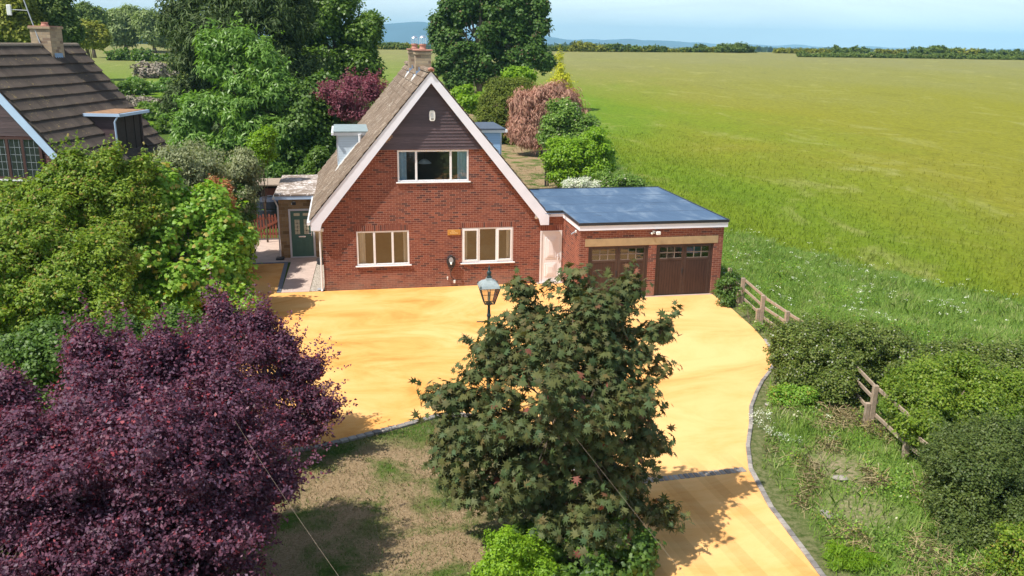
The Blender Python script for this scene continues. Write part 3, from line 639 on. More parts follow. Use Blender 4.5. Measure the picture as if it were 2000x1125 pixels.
# chimneys
def chimney(y0, y1, x0, x1, zt, cowl, pots):
    mb = MB(); mb.box(x0, x1, y0, y1, 7.2, zt); mb.bbox(x0 - 0.04, x1 + 0.04, y0 - 0.04, y1 + 0.04, zt - 0.13, zt - 0.05, 0.01); ch = mb.build('chimney', M['chim'], house)
    MB().bbox(x0 - 0.07, x1 + 0.07, y0 - 0.07, y1 + 0.07, zt, zt + 0.06, 0.02).build('cap', M['pot'], ch)
    for px_, py_ in pots:
        MB().lathe([(0.13, 0), (0.15, 0.03), (0.12, 0.08), (0.12, 0.16), (0.145, 0.17), (0.14, 0.22), (0.10, 0.22)], (px_, py_, zt + 0.05), 14).build('pot', M['pot'], ch, smooth_=False)
        if cowl:
            mb = MB()
            for k in range(10):
                a = k * math.pi / 5; mb.tube([(px_ + .13 * math.cos(a), py_ + .13 * math.sin(a), zt + .26), (px_ + .13 * math.cos(a), py_ + .13 * math.sin(a), zt + .50)], 0.006, 4)
            mb.lathe([(0.15, 0), (0.14, 0.02), (0.09, 0.07), (0.03, 0.09)], (px_, py_, zt + 0.50), 14); mb.build('cowl', M['steel'], ch)
    # lead flashing and mortar fillets
    for sx in (-1, 1):
        mb = MB()
        for i in range(3):
            xx = XA + sx * (0.06 + 0.11 * i); zz = ZA - K * abs(xx - XA); mb.box(min(xx, xx + sx * .11), max(xx, xx + sx * .11), y0 - 0.008, y0 - 0.001, zz - 0.13, zz + 0.09)
        mb.build('flashing', M['lead'], ch)
    mb = MB(); zz = ZA - K * (XA - x0)
    mb.tube([(x0 - 0.02, y0 - 0.05, zz + 0.05), (x0 - 0.14, y0 - 0.08, zz - 0.10), (x0 - 0.22, y0 - 0.10, zz - 0.22)], [0.05, 0.045, 0.01], 6); mb.build('mortar_fillet', M['mortar'], ch)
chimney(3.0, 3.75, 3.79, 4.39, 8.72, True, [(4.10, 3.35)]); chimney(6.5, 7.1, 3.79, 4.33, 8.72, True, [(4.05, 6.8)])
# dormers
def dormer(sgn, y0, y1, xo, zt, cheek, felt, name='dormer'):
    X = lambda x: x
    mb = MB(); xi = XA + sgn * (ZA - zt) / K
    zb = ZA - K * abs(xo - XA)
    mb.prism([(xo - sgn * .06, zb - 0.02), (xo - sgn * .06, zt), (xi, zt)], 'y', y0, y1)
    d = mb.build(name, M[cheek], house)
    a, b_ = sorted((xo, xo - sgn * 0.05)); MB().box(a, b_, y0 + 0.06, y1 - 0.06, zb - 0.05, zb + 0.30).build('apron', M[cheek], d)
    MB().box(a + .01, b_ - 0.01, y0 + 0.06, y1 - 0.06, zb + 0.3, zt).build('pane', M['glass'], d)
    for y in (y0 + 0.06, (y0 + y1) / 2 - .03, y1 - 0.12): MB().box(a - .008, b_ + .008, y, y + 0.06, zb + 0.3, zt).build('mullion', M['upvc'], d)
    a, b_ = sorted((xo + sgn * 0.13, xi - sgn * 0.35)); MB().bbox(a, b_, y0 - 0.16, y1 + 0.15, zt + 0.115, zt + 0.19, 0.015).build('flat_roof', M[felt], d)
    a, b_ = sorted((xo + sgn * 0.10, xi - sgn * 0.2)); MB().box(a, b_, y0 - 0.12, y1 + 0.12, zt + 0.001, zt + 0.112).build('fascia', M['upvc'], d)
    mb = MB(); gx = xo + sgn * 0.16; mb.prism([(gx - .05, zt + .02), (gx - .05, zt + .12), (gx + .05, zt + .12), (gx + .05, zt + .02)], 'y', y0 - .2, y1 + .15); mb.build('gutter', M['upvc'], d)
    # mortar fillet down the cheek
    mb = MB(); mb.tube([(xi, y0 - 0.03, zt + 0.06), (xo + (xi - xo) * 0.3, y0 - 0.03, ZA - K * abs(xo + (xi - xo) * 0.3 - XA) + 0.06), (xo, y0 - 0.03, zb + 0.05), (xo + sgn * 0.12, y0 - 0.04, zb - 0.12)], [0.03, 0.035, 0.045, 0.02], 6); mb.build('mortar_fillet', M['mortar'], d)
    return d
dl = dormer(-1, 4.30, 6.95, 0.62, 5.36, 'shiplap', 'felt')
MB().lathe([(0.06, 0), (0.06, 0.34), (0.07, 0.35), (0.07, 0.39)], (1.55, 4.12, 5.02), 12).build('vent_pipe', M['upvc'], dl)
dormer(1, 4.30, 6.95, 7.46, 5.44, 'shiplap_shade', 'felt2')
# windows
def window(x0, x1, z0, z1, muls, curt, sides, y=0.045, sill=0.07, glass='glass', opens=()):
    fr = 0.065; mb = MB(); mb.bbox(x0, x1, y - 0.03, y + 0.03, z0, z0 + fr, .006); mb.bbox(x0, x1, y - 0.03, y + 0.03, z1 - fr, z1, .006)
    mb.bbox(x0, x0 + fr, y - 0.032, y + 0.028, z0 + .01, z1 - .01, .006); mb.bbox(x1 - fr, x1, y - 0.032, y + 0.028, z0 + .01, z1 - .01, .006)
    for mx_ in muls: mb.bbox(mx_ - 0.04, mx_ + 0.04, y - 0.034, y + 0.026, z0 + .01, z1 - .01, .006)
    e = [x0 + fr] + [v for mm in muls for v in (mm - .04, mm + .04)] + [x1 - fr]
    panes = [(e[i], e[i + 1]) for i in range(0, len(e), 2)]
    for i in opens:     # opening casement, a second frame standing proud
        a, b_ = panes[i]; w = 0.05; mb.bbox(a - .02, b_ + .02, y - .045, y - .01, z0 + fr - .02, z0 + fr + w, .006); mb.bbox(a - .02, b_ + .02, y - .045, y - .01, z1 - fr - w, z1 - fr + .02, .006)
        mb.bbox(a - .02, a + w - .01, y - .047, y - .012, z0 + fr, z1 - fr, .006); mb.bbox(b_ - w + .01, b_ + .02, y - .047, y - .012, z0 + fr, z1 - fr, .006)
    w_ = mb.build('window', M['upvc'], house)
    mb = MB()
    for a, b_ in panes: mb.add([(a, y, z0 + fr), (b_, y, z0 + fr), (b_, y, z1 - fr), (a, y, z1 - fr)], [(0, 1, 2, 3)])
    mb.build('panes', M[glass], w_)
    MB().bbox(x0 - 0.06, x1 + 0.07, -sill, 0.04, z0 - 0.045, z0 - 0.001, 0.008).build('sill', M['upvc'], w_)
    for a, b_ in sides:
        mb = MB(); n = 26; vs = []
        for i in range(n + 1):
            f = i / n; xx = a + (b_ - a) * f; yy = 0.22 + 0.035 * math.sin(f * 30 * (b_ - a)); vs += [(xx, yy, z0 - 0.1), (xx, yy, z1)]
        mb.add(vs, [(2 * i, 2 * i + 2, 2 * i + 3, 2 * i + 1) for i in range(n)]); mb.build('curtain', M[curt], w_, smooth_=True)
    return w_
window(1.23, 3.19, 0.94, 2.26, (1.89, 2.57), 'curtain', ((1.2, 1.56), (2.98, 3.25)))
window(5.19, 7.18, 0.92, 2.29, (5.84, 6.54), 'curtain', ((5.15, 5.42), (6.95, 7.25)), opens=(0, 2))
window(2.81, 5.45, 4.08, 5.25, (3.50, 4.78), 'bcurtain', ((2.75, 3.16), (5.05, 5.5)), glass='glassup')
# white side door
mb = MB(); x0, x1 = 8.25, 9.12
mb.bbox(x0, x0 + .07, -0.01, .06, 0.03, 2.10, .006); mb.bbox(x1 - .07, x1, -0.01, .06, 0.03, 2.10, .006); mb.bbox(x0 + .07, x1 - .07, -0.01, .06, 2.03, 2.10, .006); mb.bbox(x0, x1, -0.03, .06, 0.0, 0.05, .006)
mb.bbox(x0 + .075, x1 - .075, 0.012, 0.055, 0.055, 2.025, .006); dr = mb.build('side_door', M['upvc'], house)
mb = MB()
for z0, z1 in ((0.26, 0.80), (0.98, 1.84)):
    a, b_ = x0 + .20, x1 - .22; mb.bbox(a, b_, -0.004, 0.014, z0, z1, .012); mb.bbox(a + .07, b_ - .07, -0.018, 0.0, z0 + .07, z1 - .07, .012); mb.bbox(a + .12, b_ - .12, -0.026, -0.01, z0 + .12, z1 - .12, .01)
mb.build('door_panel', M['upvc'], dr)
mb = MB(); mb.bbox(x1 - .135, x1 - .10, -0.012, 0.012, 0.92, 1.16, .004); mb.tube([(x1 - .115, -.01, 1.06), (x1 - .115, -.06, 1.06), (x1 - .24, -.06, 1.06)], 0.012, 8); mb.build('handle', M['steel'], dr)
MB().box(8.12, 9.16, -0.001 - .2, -0.001, -0.02, 0.03).build('door_step', M['path'], house)
# flat fascia joining the garage, over the side door
mb = MB(); mb.box(8.05, 9.22, -0.075, -0.03, 2.66, 2.84); mb.box(8.05, 9.22, -0.03, 0.5, 2.66, 2.68); mb.build('link_fascia', M['barge'], house)
# corner downpipe
mb = MB(); mb.tube([(-0.40, -0.05, 2.60), (-0.38, -0.05, 2.50), (-0.10, -0.03, 2.36), (-0.09, -0.03, 2.2), (-0.09, -0.03, 0.08), (-0.12, -0.12, 0.03)], 0.036, 10)
mb.bbox(-0.3, 0.05, -0.07, 0.03, 2.30, 2.42, .01); mb.build('downpipe', M['upvc'], house)
# side entrance glazing between porch and front corner
mb = MB(); mb.box(-0.05, -0.002, 4.55, 4.63, 0.02, 2.4); mb.box(-0.05, -0.002, 5.2, 5.36, 0.02, 2.4); mb.box(-0.05, -0.002, 4.63, 5.2, 2.3, 2.4); mb.box(-0.05, -0.002, 4.63, 5.2, 0.02, 0.12); mb.build('side_light', M['upvc'], house)
# porch with green door
mb = MB(); PY = 5.42
mb.box(-1.93, -1.56, PY, PY + 0.12, -0.02, 2.60); mb.box(-1.56, -0.47, PY, PY + 0.12, 2.15, 2.60); mb.box(-0.47, -0.02, PY, PY + 0.12, -0.02, 2.60); mb.box(-1.93, -1.81, PY + .121, 10.4, -0.02, 2.60); mb.box(-1.81, -0.02, 10.28, 10.4, -0.02, 2.6)
po = mb.build('porch', M['buff'], house)
MB().bbox(-2.08, 0.15, PY - 0.30, 10.6, 2.745, 2.84, 0.02).build('porch_roof', M['moss'], po)
mb = MB(); mb.box(-2.06, 0.0, PY - 0.28, PY - 0.25, 2.60, 2.742); mb.box(-2.06, -2.03, PY - 0.25, 10.5, 2.60, 2.742); mb.box(-2.03, 0, PY - .25, 10.4, 2.62, 2.66); mb.build('fascia', M['bluewhite'], po)
mb = MB(); mb.tube([(-2.10, PY - .3, 2.66), (-2.10, 10.5, 2.66)], 0.055, 8); mb.tube([(-2.08, PY - .2, 2.6), (-2.05, PY - .1, 2.5), (-1.97, PY - .05, 2.3), (-1.97, PY - .05, 0.1)], 0.036, 8); mb.build('downpipe', M['upvc'], po)
mb = MB(); mb.bbox(-1.55, -1.47, PY + .0, PY + .08, 0.03, 2.14, .006); mb.bbox(-0.56, -0.48, PY + .0, PY + .08, 0.03, 2.14, .006); mb.bbox(-1.47, -0.56, PY, PY + .08, 2.06, 2.14, .006); mb.bbox(-1.56, -0.46, PY - .03, PY + .08, 0.0, 0.05, .006); mb.build('door_frame', M['upvc'], po)
mb = MB(); a, b_ = -1.465, -0.565; mb.bbox(a, b_, PY + .025, PY + .07, 0.055, 2.055, .006)
for x0, x1, z0, z1 in ((-1.36, -1.06, .2, .82), (-0.97, -0.67, .2, .82)): mb.bbox(x0, x1, PY + .012, PY + .03, z0, z1, .01); mb.bbox(x0 + .05, x1 - .05, PY + .004, PY + .02, z0 + .05, z1 - .05, .01)
gd = mb.build('front_door', M['greendoor'], po)
mb = MB()
leadm = plain('leaded_pale_glass', (0.62, 0.60, 0.42), 0.12, 0.35, 22, spec=0.8)
for x0, x1, z0, z1 in ((-1.33, -1.08, 1.84, 1.96), (-0.95, -0.70, 1.84, 1.96), (-1.31, -1.10, 1.04, 1.68), (-0.93, -0.72, 1.04, 1.68)): mb.bbox(x0, x1, PY + .012, PY + .03, z0, z1, .004)
mb.build('leaded_glass', leadm, gd)
mb = MB()
for xc in (-1.205, -0.825):
    for z in (1.2, 1.36, 1.52): mb.box(xc - .105, xc + .105, PY + .006, PY + .011, z, z + .008); mb.bbox(xc - .02, xc + .02, PY + .004, PY + .011, z - .02, z + .02, .004)
    mb.box(xc - .004, xc + .004, PY + .005, PY + .0115, 1.04, 1.68)
mb.build('leading', M['black'], gd)
mb = MB(); mb.bbox(-1.17, -0.87, PY + .01, PY + .03, .90, .96, .004); mb.bbox(-0.64, -0.61, PY - .01, PY + .03, .95, 1.2, .004); mb.tube([(-.625, PY - .01, 1.08), (-.625, PY - .05, 1.08), (-.75, PY - .05, 1.08)], .01, 6); mb.build('handle', M['steel'], gd)

# ================================================================== garage
GY_, GL, GR, GB = -2.44, 9.16, 14.70, 5.0
gar = root('attached_garage', (12, 1.3, 0), 'red brick double garage with blue-grey flat roof beside the chalet', 'garage')
gh_ = [(9.50, 11.80, 1.99), (12.10, 14.35, 1.99)]
mb = MB(); cuts = [GL + .1, 9.50, 11.80, 12.10, 14.35, GR]
for a, b_ in zip(cuts[:-1], cuts[1:]):
    z = 1.99 if (a in (9.50, 12.10)) else -0.05
    mb.box(a, b_, GY_, GY_ + 0.22, z, 2.62)
mb.box(GL, GL + .1, GY_, 0.0 - 0.002, -0.05, 2.62); mb.box(GR - .1, GR, GY_ + .221, GB, -0.05, 2.62); mb.box(GL + .1, GR - .1, GB - .1, GB, -0.05, 2.62)
mb.build('wall', M['brick'], gar)
MB().bbox(9.36, 14.50, GY_ - 0.012, GY_ + 0.1, 2.0, 2.285, .006).build('lintel', M['concrete'], gar)
mb = MB(); mb.box(GL, GR, GY_ + .25, GB - .15, -0.01, 0.01); mb.build('floor_slab', M['dark'], gar)
# flat roof: membrane, dark trim, white fascia; link strip over the side door
roofpoly = [(GL - .06, GY_ - .10), (GR + .11, GY_ - .10), (GR + .11, GB + .05), (8.16, GB + .05), (8.45, -0.10), (GL - .06, -0.10)]
MB().prism(roofpoly, 'z', 2.845, 2.875).build('flat_roof', M['epdm'], gar)
mb = MB()
for k in range(1, 4): yy = GY_ + k * 1.85; mb.box(8.3, GR + .1, yy, yy + .09, 2.874, 2.879)
for xx, yy in ((10.2, -1.1), (13.1, .9), (11.7, 3.0)): mb.prism([(xx + .16 * math.cos(a) * random.uniform(.8, 1.2), yy + .12 * math.sin(a)) for a in np.linspace(0, 6.28, 9)[:-1]], 'z', 2.874, 2.877)
mb.build('lap_seam', plain('membrane_seam', (.075, .12, .19), .7, .3, 3), gar)
mb = MB(); T = 0.045
mb.box(GL - .085, GR + .135, GY_ - .125, GY_ - .10, 2.80, 2.905); mb.box(GR + .11, GR + .135, GY_ - .10, GB + .07, 2.80, 2.905); mb.box(GL - .085, GL - .06, GY_ - .10, -0.125, 2.80, 2.905); mb.box(8.35, GL - .06, -0.125, -0.10, 2.80, 2.905); mb.box(8.1, GR + .11, GB + .05, GB + .07, 2.80, 2.905)
mb.build('roof_trim', M['black'], gar)
mb = MB(); mb.box(GL - .05, GR + .10, GY_ - .095, GY_ - .06, 2.615, 2.80); mb.box(GL - .05, GL - .015, GY_ - .06, -0.08, 2.615, 2.80); mb.box(GR + .065, GR + .10, GY_ - .06, GB, 2.615, 2.80); mb.box(GL - .015, GR + .065, GY_ - .06, GY_ - .001, 2.622, 2.64); mb.build('fascia', M['barge'], gar)
blue_item = plain('blue_plastic_sheet', (0.05, 0.18, 0.5), 0.5, 0.2)
def leafdoor(x0, x1, parent):
    z0, z1 = 0.03, 1.96; y = GY_ + 0.07; zs = 1.36
    mb = MB(); mb.bbox(x0 + .09, x1 - .09, y + .012, y + .04, z0, zs, .004); mb.build('boards', M['garagewood'], parent)
    mb = MB(); mb.bbox(x0, x0 + .09, y, y + .045, z0, z1, .006); mb.bbox(x1 - .09, x1, y, y + .045, z0, z1, .006); mb.bbox(x0 + .09, x1 - .09, y + .001, y + .044, z1 - .09, z1, .006); mb.bbox(x0 + .09, x1 - .09, y + .001, y + .044, zs, zs + .09, .006)
    a, b_, c_, d_ = x0 + .09, x1 - .09, zs + .09, z1 - .09; w = (b_ - a) / 3
    mb.build('leaf_frame', M['garageframe'], parent)
    mb = MB()
    for k in (1, 2): mb.box(a + k * w - .014, a + k * w + .014, y + .008, y + .035, c_, d_)
    mb.box(a, b_, y + .01, y + .033, (c_ + d_) / 2 - .014, (c_ + d_) / 2 + .014)
    for k in range(3):
        for zz in (c_, (c_ + d_) / 2 + .012): mb.box(a + k * w + .012, a + (k + 1) * w - .012, y + .004, y + .02, zz, zz + .014)
    mb.build('glazing_bar', plain('worn_bar', (0.24, 0.19, 0.16), 0.6, 0.2), parent)
    MB().add([(a, y + .025, c_), (b_, y + .025, c_), (b_, y + .025, d_), (a, y + .025, d_)], [(0, 1, 2, 3)]).build('pane', M['glassup'], parent)
for i, (a, b_, zt) in enumerate(gh_):
    mb = MB(); mb.prism([(a, 0), (a, zt - .001), (b_, zt - .001), (b_, 0), (b_ - .07, 0), (b_ - .07, zt - .03), (a + .07, zt - .03), (a + .07, 0)], 'y', GY_ + .05, GY_ + .13); dr = mb.build('garage_door', M['garageframe'], gar)
    mid = (a + b_) / 2; leafdoor(a + .075, mid - .004, dr); leafdoor(mid + .004, b_ - .075, dr)
    mb = MB(); mb.bbox(mid - .06, mid - .02, GY_ + .045, GY_ + .07, .85, 1.05, .004); mb.build('handle', M['black'], dr)
MB().box(13.35, 14.2, -1.7, -1.2, 1.45, 1.68).build('shelf_sheet', blue_item, gar)
tag(MB().box(9.5, 14.4, GY_ - .06, GY_ + .04, -0.02, 0.026).build('garage_threshold', M['path'], loc=(0, 0, 0)), kind='structure')

# ================================================================== wall-mounted things
def thing(name, loc, label, cat, parts, group=None):
    r = root(name, loc, label, cat, group)
    for nm, mb, mat in parts: mb.build(nm, M[mat] if isinstance(mat, str) else mat, r)
    return r
MBn = lambda: MB()
# alarm box
mb = MB(); mb.prism([(4.0, 6.36), (4.03, 6.31), (4.17, 6.31), (4.2, 6.36), (4.21, 6.5), (4.2, 6.63), (4.16, 6.68), (4.04, 6.68), (4.0, 6.63), (3.99, 6.5)], 'y', -0.13, -0.045)
m2 = MB(); m2.bbox(4.05, 4.15, -0.14, -0.13, 6.365, 6.40, .004)
m3 = MB(); [m3.box(4.05, 4.15, -0.137, -0.13, z, z + .012) for z in (6.44, 6.48, 6.52, 6.56)]
thing('alarm_box', (4.1, -0.05, 6.3), 'cream burglar alarm box high on the dark gable cladding', 'alarm box', [('case', mb, 'white'), ('strobe', m2, 'black'), ('vent_slot', m3, 'grey')])
# house name board
mb = MB(); mb.bbox(4.64, 5.14, -0.035, -0.002, 2.03, 2.24, .008)
m2 = MB()
xx = 4.80
for k, (w, h) in enumerate([(.03, .05), (.02, .05), (.03, .03)]): m2.box(xx, xx + w * .6, -0.041, -0.034, 2.16, 2.16 + h); xx += .045
xx = 4.74
for k in range(7):
    h = .065 if k in (0, 2, 4) else .04; m2.tube([(xx, -.038, 2.085), (xx + .008, -.038, 2.085 + h), (xx + .028, -.038, 2.085 + h * .8), (xx + .026, -.038, 2.085)], 0.006, 4); xx += .045
thing('name_board', (4.89, 0, 2.0), 'small varnished wooden house name board left of the right window', 'sign', [('board', mb, 'wood_sign'), ('lettering', m2, 'sign_letter')])
# EV charger
mb = MB(); prof = [(4.75 + .155 * math.sin(a) * (1 if math.cos(a) > -.2 else 1), 1.02 + .24 * math.cos(a)) for a in np.linspace(0, 2 * math.pi, 25)[:-1]]; mb.prism(prof, 'y', -0.14, -0.002)
m2 = MB(); m2.prism([(4.75 + .085 * math.sin(a), 1.08 + .12 * math.cos(a)) for a in np.linspace(0, 2 * math.pi, 19)[:-1]], 'y', -0.165, -0.14)
m3 = MB(); m3.tube([(4.75, -.17, .98), (4.76, -.2, .86), (4.74, -.16, .70), (4.68, -.12, .74), (4.63, -.13, .95), (4.66, -.15, 1.18), (4.78, -.155, 1.27), (4.9, -.14, 1.15), (4.9, -.12, .9), (4.8, -.1, .72), (4.74, -.03, .60)], 0.018, 8)
m4 = MB(); m4.tube([(4.75, -.16, 1.0), (4.75, -.22, .93)], .03, 8)
thing('car_charger', (4.75, 0, .75), 'oval black and grey car charger with coiled cable on the brick wall', 'charger', [('body', mb, 'black'), ('face', m2, 'grey'), ('cable', m3, 'black'), ('plug', m4, 'white')])
# small wall taps / conduit under the charger
mb = MB(); mb.tube([(4.62, -.02, .36), (4.62, -.08, .36), (4.62, -.09, .30)], .018, 8); m2 = MB(); m2.tube([(4.62, -.08, .37), (4.62, -.08, .42)], .028, 8)
thing('outside_tap', (4.62, 0, .3), 'small white outside tap below the car charger', 'tap', [('spout', mb, 'white'), ('knob', m2, 'white')])
mb = MB(); mb.bbox(4.86, 4.93, -.05, 0, .14, .26, .008); m2 = MB(); m2.tube([(4.74, -.02, .62), (4.76, -.02, .4), (4.88, -.02, .28), (4.89, -.03, .2)], .010, 6)
thing('socket_box', (4.9, 0, .1), 'small white socket box with cable low on the wall', 'socket', [('box', mb, 'white'), ('cable', m2, 'black')])
# lights
def floodlight(x, y, z, label, dirx=0):
    mb = MB(); mb.bbox(x - .05, x + .05, y - .05, y, z - .05, z + .05, .01); m2 = MB(); m2.tube([(x, y - .04, z), (x + dirx * .1, y - .14, z - .01)], .014, 6)
    m3 = MB(); m3.bbox(x - .08 + dirx * .12, x + .08 + dirx * .12, y - .22, y - .13, z - .07, z + .05, .015); m4 = MB(); m4.tube([(x - .09, y - .03, z - .03), (x - .09, y - .10, z - .05)], .035, 8)
    thing('security_light', (x, y, z - .1), label, 'light', [('mount', mb, 'white'), ('arm', m2, 'black'), ('lamp_head', m3, 'white' if dirx else 'black'), ('sensor', m4, 'white')])
floodlight(11.95, GY_ - .002, 2.48, 'white security floodlight over the pillar between the garage doors', 1)
floodlight(-1.28, PY - .002, 2.42, 'small black and white floodlight above the green door', 0)
mb = MB(); mb.bbox(8.02, 8.10, -.05, -.001, 2.66, 2.76, .01); m2 = MB(); m2.lathe([(0.02, 0), (.06, .02), (.07, .07), (.055, .12), (.02, .145)], (8.05, -.12, 2.60), 12)
thing('dome_camera', (8.06, 0, 2.6), 'white dome camera under the right end of the bargeboard', 'camera', [('bracket', mb, 'white'), ('dome', m2, 'white')])
mb = MB(); mb.bbox(GL - .05, GL - .001, -2.0, -1.9, 2.42, 2.52, .01); m2 = MB(); m2.tube([(GL - .03, -1.95, 2.47), (GL - .22, -2.05, 2.40)], .03, 8); m3 = MB(); m3.tube([(GL - .02, -1.95, 2.42), (GL - .02, -1.96, 2.2)], .008, 5)
thing('bullet_camera', (GL, -1.95, 2.4), 'small bullet camera on the sunlit brick return wall of the garage', 'camera', [('mount', mb, 'white'), ('camera_body', m2, 'grey'), ('cable', m3, 'black')])
mb = MB(); mb.bbox(-.42, -.34, PY - .14, PY - .003, 1.75, 2.25, .02); m2 = MB(); m2.lathe([(.05, 0), (.07, .05), (.04, .1)], (-.38, PY - .12, 1.68), 10)
thing('porch_lantern', (-.38, PY, 1.6), 'narrow black wall lantern right of the green door', 'lantern', [('body', mb, 'black'), ('base', m2, 'black')])
# pendant lamp seen through the upper window
m1 = MB(); m1.tube([(3.9, 1.1, 5.35), (3.9, 1.1, 4.78)], .008, 5); m2 = MB(); m2.lathe([(.05, .16), (.10, .14), (.24, .03), (.27, 0.0), (.25, .0), (.08, .12), (.03, .14)], (3.9, 1.1, 4.62), 20)
thing('pendant_lamp', (3.9, 1.1, 4.6), 'white pendant lampshade seen through the upper window', 'lamp', [('cord', m1, 'black'), ('lamp_shade', m2, 'white')])

# ================================================================== street lantern behind the maple
LX, LY = 4.18, -12.0
lz = at(954, 560, (LY - CAM[1]) / (AX_W + AX_R * (954 - 1000) / F)[1] * 1.0)
tt = (LY - CAM[1]) / ((AX_W + AX_R * (955 - 1000) / F - AX_U * (590 - 562.5) / F)[1]); pb = at(955, 590, tt); pt = at(953, 560, tt); LX = float(pb[0]); zb = float(pb[2]) - 0.04
lamp = root('street_lamp', (LX, LY, 0), 'old-fashioned four-sided metal lantern on a post behind the maple top', 'lamp post')
mb = MB(); mb.lathe([(.11, 0), (.11, .5), (.09, .55), (.055, .62), (.05, .9), (.04, zb - .35), (.055, zb - .3), (.04, zb - .25), (.03, zb - .05), (.09, zb), (.09, zb + .02)], (LX, LY, 0), 14); mb.tube([(LX - .3, LY, zb - .45), (LX + .3, LY, zb - .45)], .015, 6); mb.build('post', M['lampmetal'], lamp)
def ringq(w, z): return [(LX - w, LY - w, z), (LX + w, LY - w, z), (LX + w, LY + w, z), (LX - w, LY + w, z)]
mb = MB(); a = ringq(.115, zb + .02); b_ = ringq(.235, zb + .44)
for i in range(4):
    mb.tube([a[i], b_[i]], .013, 5); mb.tube([a[i], a[(i + 1) % 4]], .013, 5); mb.tube([b_[i], b_[(i + 1) % 4]], .018, 5)
    mb.tube([Vector(a[i]).lerp(Vector(a[(i + 1) % 4]), .5), Vector(b_[i]).lerp(Vector(b_[(i + 1) % 4]), .5)], .007, 4)
    mb.tube([Vector(a[i]).lerp(Vector(b_[i]), .6), Vector(a[(i + 1) % 4]).lerp(Vector(b_[(i + 1) % 4]), .6)], .007, 4)
    e = b_[i]; mb.lathe([(.012, 0), (.02, .02), (.012, .06), (.002, .08)], (e[0], e[1], e[2]), 6)
mb.build('lantern_frame', M['lampmetal'], lamp)
mb = MB(); a = ringq(.112, zb + .03); b_ = ringq(.228, zb + .43)
for i in range(4): mb.add([a[i], a[(i + 1) % 4], b_[(i + 1) % 4], b_[i]], [(0, 1, 2, 3)])
mb.build('lantern_pane', M['lampglass'], lamp)
mb = MB()
n0 = [ringq(.255, zb + .44), ringq(.22, zb + .50), ringq(.16, zb + .56), ringq(.08, zb + .60), ringq(.06, zb + .66)]
for i in range(4):
    for j in range(4): mb.add([n0[i][j], n0[i][(j + 1) % 4], n0[i + 1][(j + 1) % 4], n0[i + 1][j]], [(0, 1, 2, 3)])
mb.build('lantern_roof', M['lamproof'], lamp)
MB().lathe([(.06, 0), (.065, .03), (.04, .05), (.055, .09), (.06, .13), (.035, .17), (.02, .19), (.035, .22), (.012, .27), (.004, .31)], (LX, LY, zb + .655), 14).build('finial', M['lampmetal'], lamp, smooth_=True)
MB().lathe([(.02, 0), (.035, .05), (.035, .2), (.015, .25)], (LX, LY, zb + .06), 10).build('bulb', M['white'], lamp, smooth_=True)
# ================================================================== neighbour's house
NA = Vector(at(150, 88, 36)); ND = Vector((.249, .968, 0)); NQ = Vector((.968, -.249, 0)); NL = 7.4; NK = 1.193
nb = root('brown_roofed_house', (NA.x - 2, NA.y - 4, 0), 'neighbouring house with dark corrugated tile roof and pale blue bargeboard', 'house')
Mn = Matrix(((ND.x, NQ.x, 0, NA.x), (ND.y, NQ.y, 0, NA.y), (0, 0, 1, NA.z), (0, 0, 0, 1)))   # local: x along ridge (to rear), y down-slope horizontally
def NW(a, q, z): return Mn @ Vector((a, q, z))
dn = Vector((NQ.x, NQ.y, -NK)).normalized(); P0 = NA - ND * NL
dormU = (1.7, 3.8)
def nskip(a, d):
    u = NL - a; v = d / math.hypot(1, NK); return dormU[0] < u < dormU[1] and 2.35 < v < 3.3
mb = slope_tiles(P0, ND, dn, NL, 15, 0.475, 0.30, 0.03, skip=nskip, wave=0.055, rolls=2, segs=8, lift=0.03); rf = mb.build('roof_slope', M['ntile'], nb)
mb = MB(); mb.add([NW(0.02, 0, -.03), NW(-NL + .02, 0, -.03), NW(-NL + .02, 4.5, -.03 - 4.5 * NK), NW(0.02, 4.5, -.03 - 4.5 * NK), NW(0.02, 0, -.16), NW(-NL + .02, 0, -.16), NW(-NL + .02, 4.5, -.16 - 4.5 * NK), NW(0.02, 4.5, -.16 - 4.5 * NK)],
    [(0, 1, 2, 3), (7, 6, 5, 4), (0, 3, 7, 4), (1, 5, 6, 2), (3, 2, 6, 7), (0, 4, 5, 1)])
mb.add([NW(0, 0, 0), NW(-NL, 0, 0), NW(-NL, -4.5, -4.5 * NK), NW(0, -4.5, -4.5 * NK), NW(0, 0, -.15), NW(-NL, 0, -.15), NW(-NL, -4.5, -.15 - 4.5 * NK), NW(0, -4.5, -.15 - 4.5 * NK)], [(0, 3, 2, 1), (4, 5, 6, 7), (0, 4, 7, 3), (1, 2, 6, 5), (3, 7, 6, 2)])
mb.build('roof_deck', M['ntile'], rf)
mb = MB(); a = 0
while a < NL - .1:
    pts = [NW(-a, .13 * math.cos(t), -.03 + .12 * math.sin(t)) for t in np.linspace(0, math.pi, 7)]; pts2 = [NW(-a - .42, .13 * math.cos(t), -.03 + .12 * math.sin(t)) for t in np.linspace(0, math.pi, 7)]
    mb.add(pts + pts2, [[i, i + 1, 8 + i, 7 + i] for i in range(6)] + [list(range(7))[::-1], list(range(7, 14))]); a += .43
mb.build('ridge_tiles', plain('weathered_ridge', (0.20, 0.16, 0.12), 0.85, 0.3, 8), nb)
mb = MB(); GF = -NL + .35
